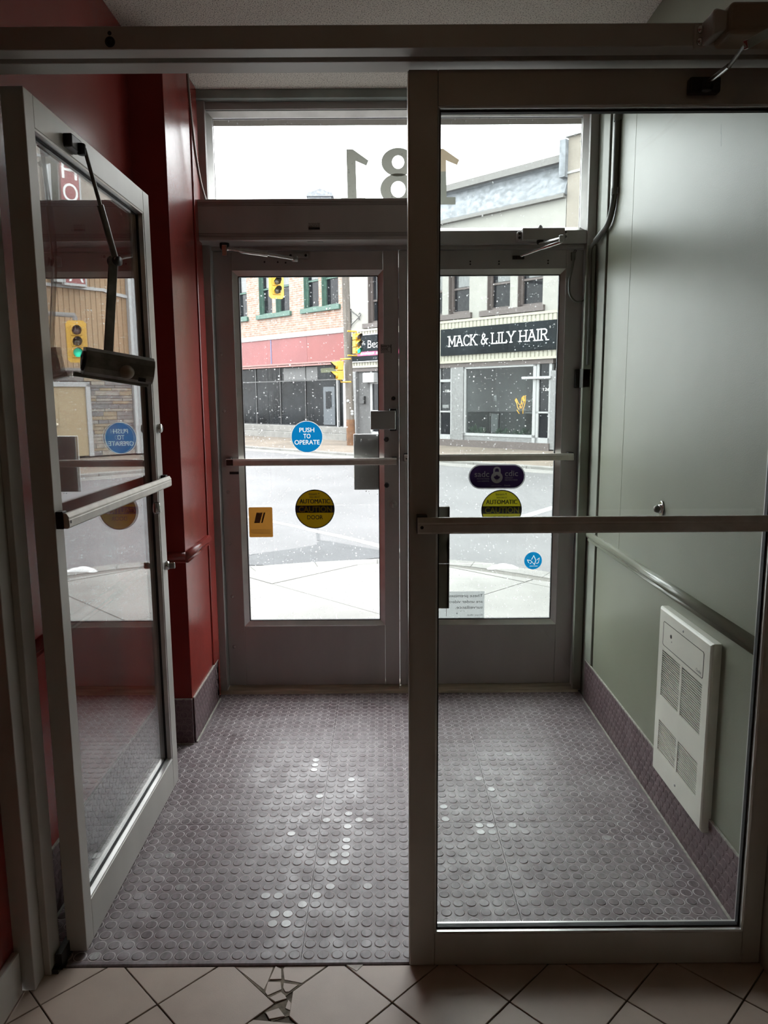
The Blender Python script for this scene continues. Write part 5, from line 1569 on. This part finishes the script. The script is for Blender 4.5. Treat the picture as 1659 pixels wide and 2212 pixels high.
# tall maroon box sign with upright white letters
bs = thing('blade_sign', 'tall maroon box sign with stacked white letters on tan building', 'sign', fw(8.95, -0.6, 4.42), FROT)
MB().box(8.64, 9.14, -0.22, -0.06, 4.42, 9.2).build('face_box', M['maroon'], bs, FM)
MB().box(8.60, 8.64, -0.23, -0.05, 4.40, 9.2).box(9.14, 9.18, -0.23, -0.05, 4.40, 9.2).box(8.60, 9.18, -0.23, -0.05, 4.36, 4.42).build('edge_frame', M['trim_w'], bs, FM)
MB().box(9.18, 9.42, -0.20, 0.02, 4.42, 9.2).build('return_box', M['trim_w'], bs, FM)
tx = MB()
for ch, z in (('S', 7.72), ('H', 7.16), ('O', 6.62), ('A', 4.68)):
    put_text(tx, ch, (8.87, -0.226, z), 0.38, 0.44)
tx.build('lettering', M['signwhite'], bs, FM)

# ---- distant gabled block over the roofs
gb = thing('gabled_building', 'distant grey gabled roof rising above the brick building', 'building', (-4.7, 62, 0))
MB().box(-5.6, -3.8, 60, 72, 0, 16.9).build('wall', M['slate'], gb)
MB().prism([(-5.7, 16.85), (-3.6, 16.85), (-3.7, 17.1), (-4.65, 17.4), (-5.6, 17.1)], (0, 59.8, 0), EX, EZ, EY, 12.4).build('roof', M['slate'], gb)
MB().box(-3.8, -1.0, 62, 72, 0, 16.55).build('lower_wing', M['slate'], gb)

# ------------------------------------------------------------------ utility pole and traffic signals
up = thing('utility_pole', 'weathered wooden utility pole with a rusty foot before the shops', 'pole', (-1.03, 24.4, GS))
MB().cyl((-1.02, 24.4, GS), (-1.17, 24.4, 7.0), 0.135, 0.115, 18).build('shaft', M['pole'], up)
MB().cyl((-1.02, 24.4, GS), (-1.035, 24.4, 0.80), 0.142, 0.142, 18).build('rusty_sleeve', M['rust'], up)
MB().cyl((-1.14, 24.3, 5.9), (-2.53, 17.9, 5.50), 0.06, 0.045, 12).build('mast_arm', M['galv'], up)
for z, x in ((1.40, -1.10), (1.06, -0.97), (0.98, -0.97)):
    MB().lathe((x, 24.27, z), (0, -1, 0), [(0.05, 0), (0.05, 0.01), (0, 0.012)], 14).build('tag_plate', M['trim_w'], up)


def traffic_signal(label, loc, yaw, lit='green', back=True, sec=0.26, n=3, hood=True, big_top=False):
    """signal head: local -y is the face, z up from the bottom of the head"""
    r = thing('traffic_signal', label, 'traffic signal', loc, group='street traffic signals')
    S = Matrix.Translation(loc) @ Matrix.Rotation(yaw, 4, 'Z')
    hh = sec * n
    w_ = sec * 0.96
    if back:
        b = 0.085
        pts = [(-w_ / 2 - b + 0.05, -b), (w_ / 2 + b - 0.05, -b), (w_ / 2 + b, -b + 0.05), (w_ / 2 + b, hh + b - 0.05), (w_ / 2 + b - 0.05, hh + b), (-w_ / 2 - b + 0.05, hh + b), (-w_ / 2 - b, hh + b - 0.05), (-w_ / 2 - b, -b + 0.05)]
        MB().prism(pts, (0, 0.0, 0), EX, EZ, EY, 0.015).build('backplate', M['sigyellow'], r, S)
    order = ['lens_green', 'lens_amber', 'lens_red'] if n == 3 else ['lens_amber', 'lens_red']
    for k in range(n):
        z = sec * (k + 0.5)
        bx = MB().box(-w_ / 2, w_ / 2, -0.03, 0.16, sec * k + 0.006, sec * (k + 1) - 0.006).build('section', M['sigyellow'], r, S, bevel=0.015)
        ln = order[k]
        R_ = sec * 0.40
        MB().lathe((0, -0.03, z), (0, -1, 0), [(R_, 0), (R_ * 0.9, 0.012), (R_ * 0.5, 0.03), (0, 0.035)], 20).build('lens', M['lens_green'] if (ln == 'lens_green' and lit == 'green') else M[ln if ln != 'lens_green' else 'lens_amber'], bx, S)
        if hood:
            vs, fs = [], []
            m_ = 18
            for i in range(m_ + 1):
                a = math.radians(-50 + 280 * i / m_)
                dpt = 0.20 * (0.35 + 0.65 * max(0.0, math.sin(a)) ** 0.6) if math.sin(a) > 0 else 0.07
                vs += [(R_ * 1.06 * math.cos(a), -0.03, z + R_ * 1.06 * math.sin(a)), (R_ * 1.04 * math.cos(a), -0.03 - dpt, z + R_ * 1.04 * math.sin(a))]
            for i in range(m_):
                fs.append((2 * i, 2 * i + 2, 2 * i + 3, 2 * i + 1))
            vz = MB().add(vs, fs, True)
            in_ = MB().add([(p[0] * 0.97, p[1], z + (p[2] - z) * 0.97) for p in vs], fs, True)
            vz.build('visor', M['sigyellow'], bx, S)
            in_.build('visor_lining', M['sigblack'], bx, S)
    return r, S


r, S = traffic_signal('yellow traffic signal high up against the brick facade windows', (-2.46, 18.0, 3.895), 0.45, lit=None, sec=0.205)
MB().cyl((0, 0.08, 0.60), (0, 0.08, 1.60), 0.025, n=10).build('hanger', M['galv'], r, S)
r, S = traffic_signal('yellow traffic signal with green light beside the utility pole', (-0.76, 24.1, 2.88), 0.62, back=False, sec=0.215)
MB().tube([(0.0, 0.06, 0.66), (0.0, 0.06, 0.70), (-0.34, 0.06, 0.70)], 0.025, 8).tube([(0.0, 0.06, 0.0), (0.0, 0.06, -0.05), (-0.34, 0.06, -0.05)], 0.025, 8).build('bracket', M['sigyellow'], r, S)
r, S = traffic_signal('two-section yellow signal turned left on the utility pole', (-1.40, 24.0, 2.06), -1.25, back=False, sec=0.30, n=2)
MB().tube([(0.0, 0.10, 0.60), (0.0, 0.10, 0.66), (0.30, 0.35, 0.66)], 0.025, 8).tube([(0.0, 0.10, 0.0), (0.0, 0.10, -0.06), (0.30, 0.35, -0.06)], 0.025, 8).build('bracket', M['sigyellow'], r, S)
r, S = traffic_signal('yellow backplate signal with green light mirrored in the open door', (4.37, 15.0, 2.30), -0.45, sec=0.215)
MB().tube([(0.0, 0.10, 0.64), (0.0, 0.10, 0.80), (0.0, 0.12, 0.84), (2.6, 0.5, 0.95)], 0.045, 10).build('hanger_arm', M['galv'], r, S)
MB().cyl((2.6, 0.5, -2.40), (2.6, 0.5, 2.2), 0.09, 0.07, 14).build('post', M['galv'], r, S)
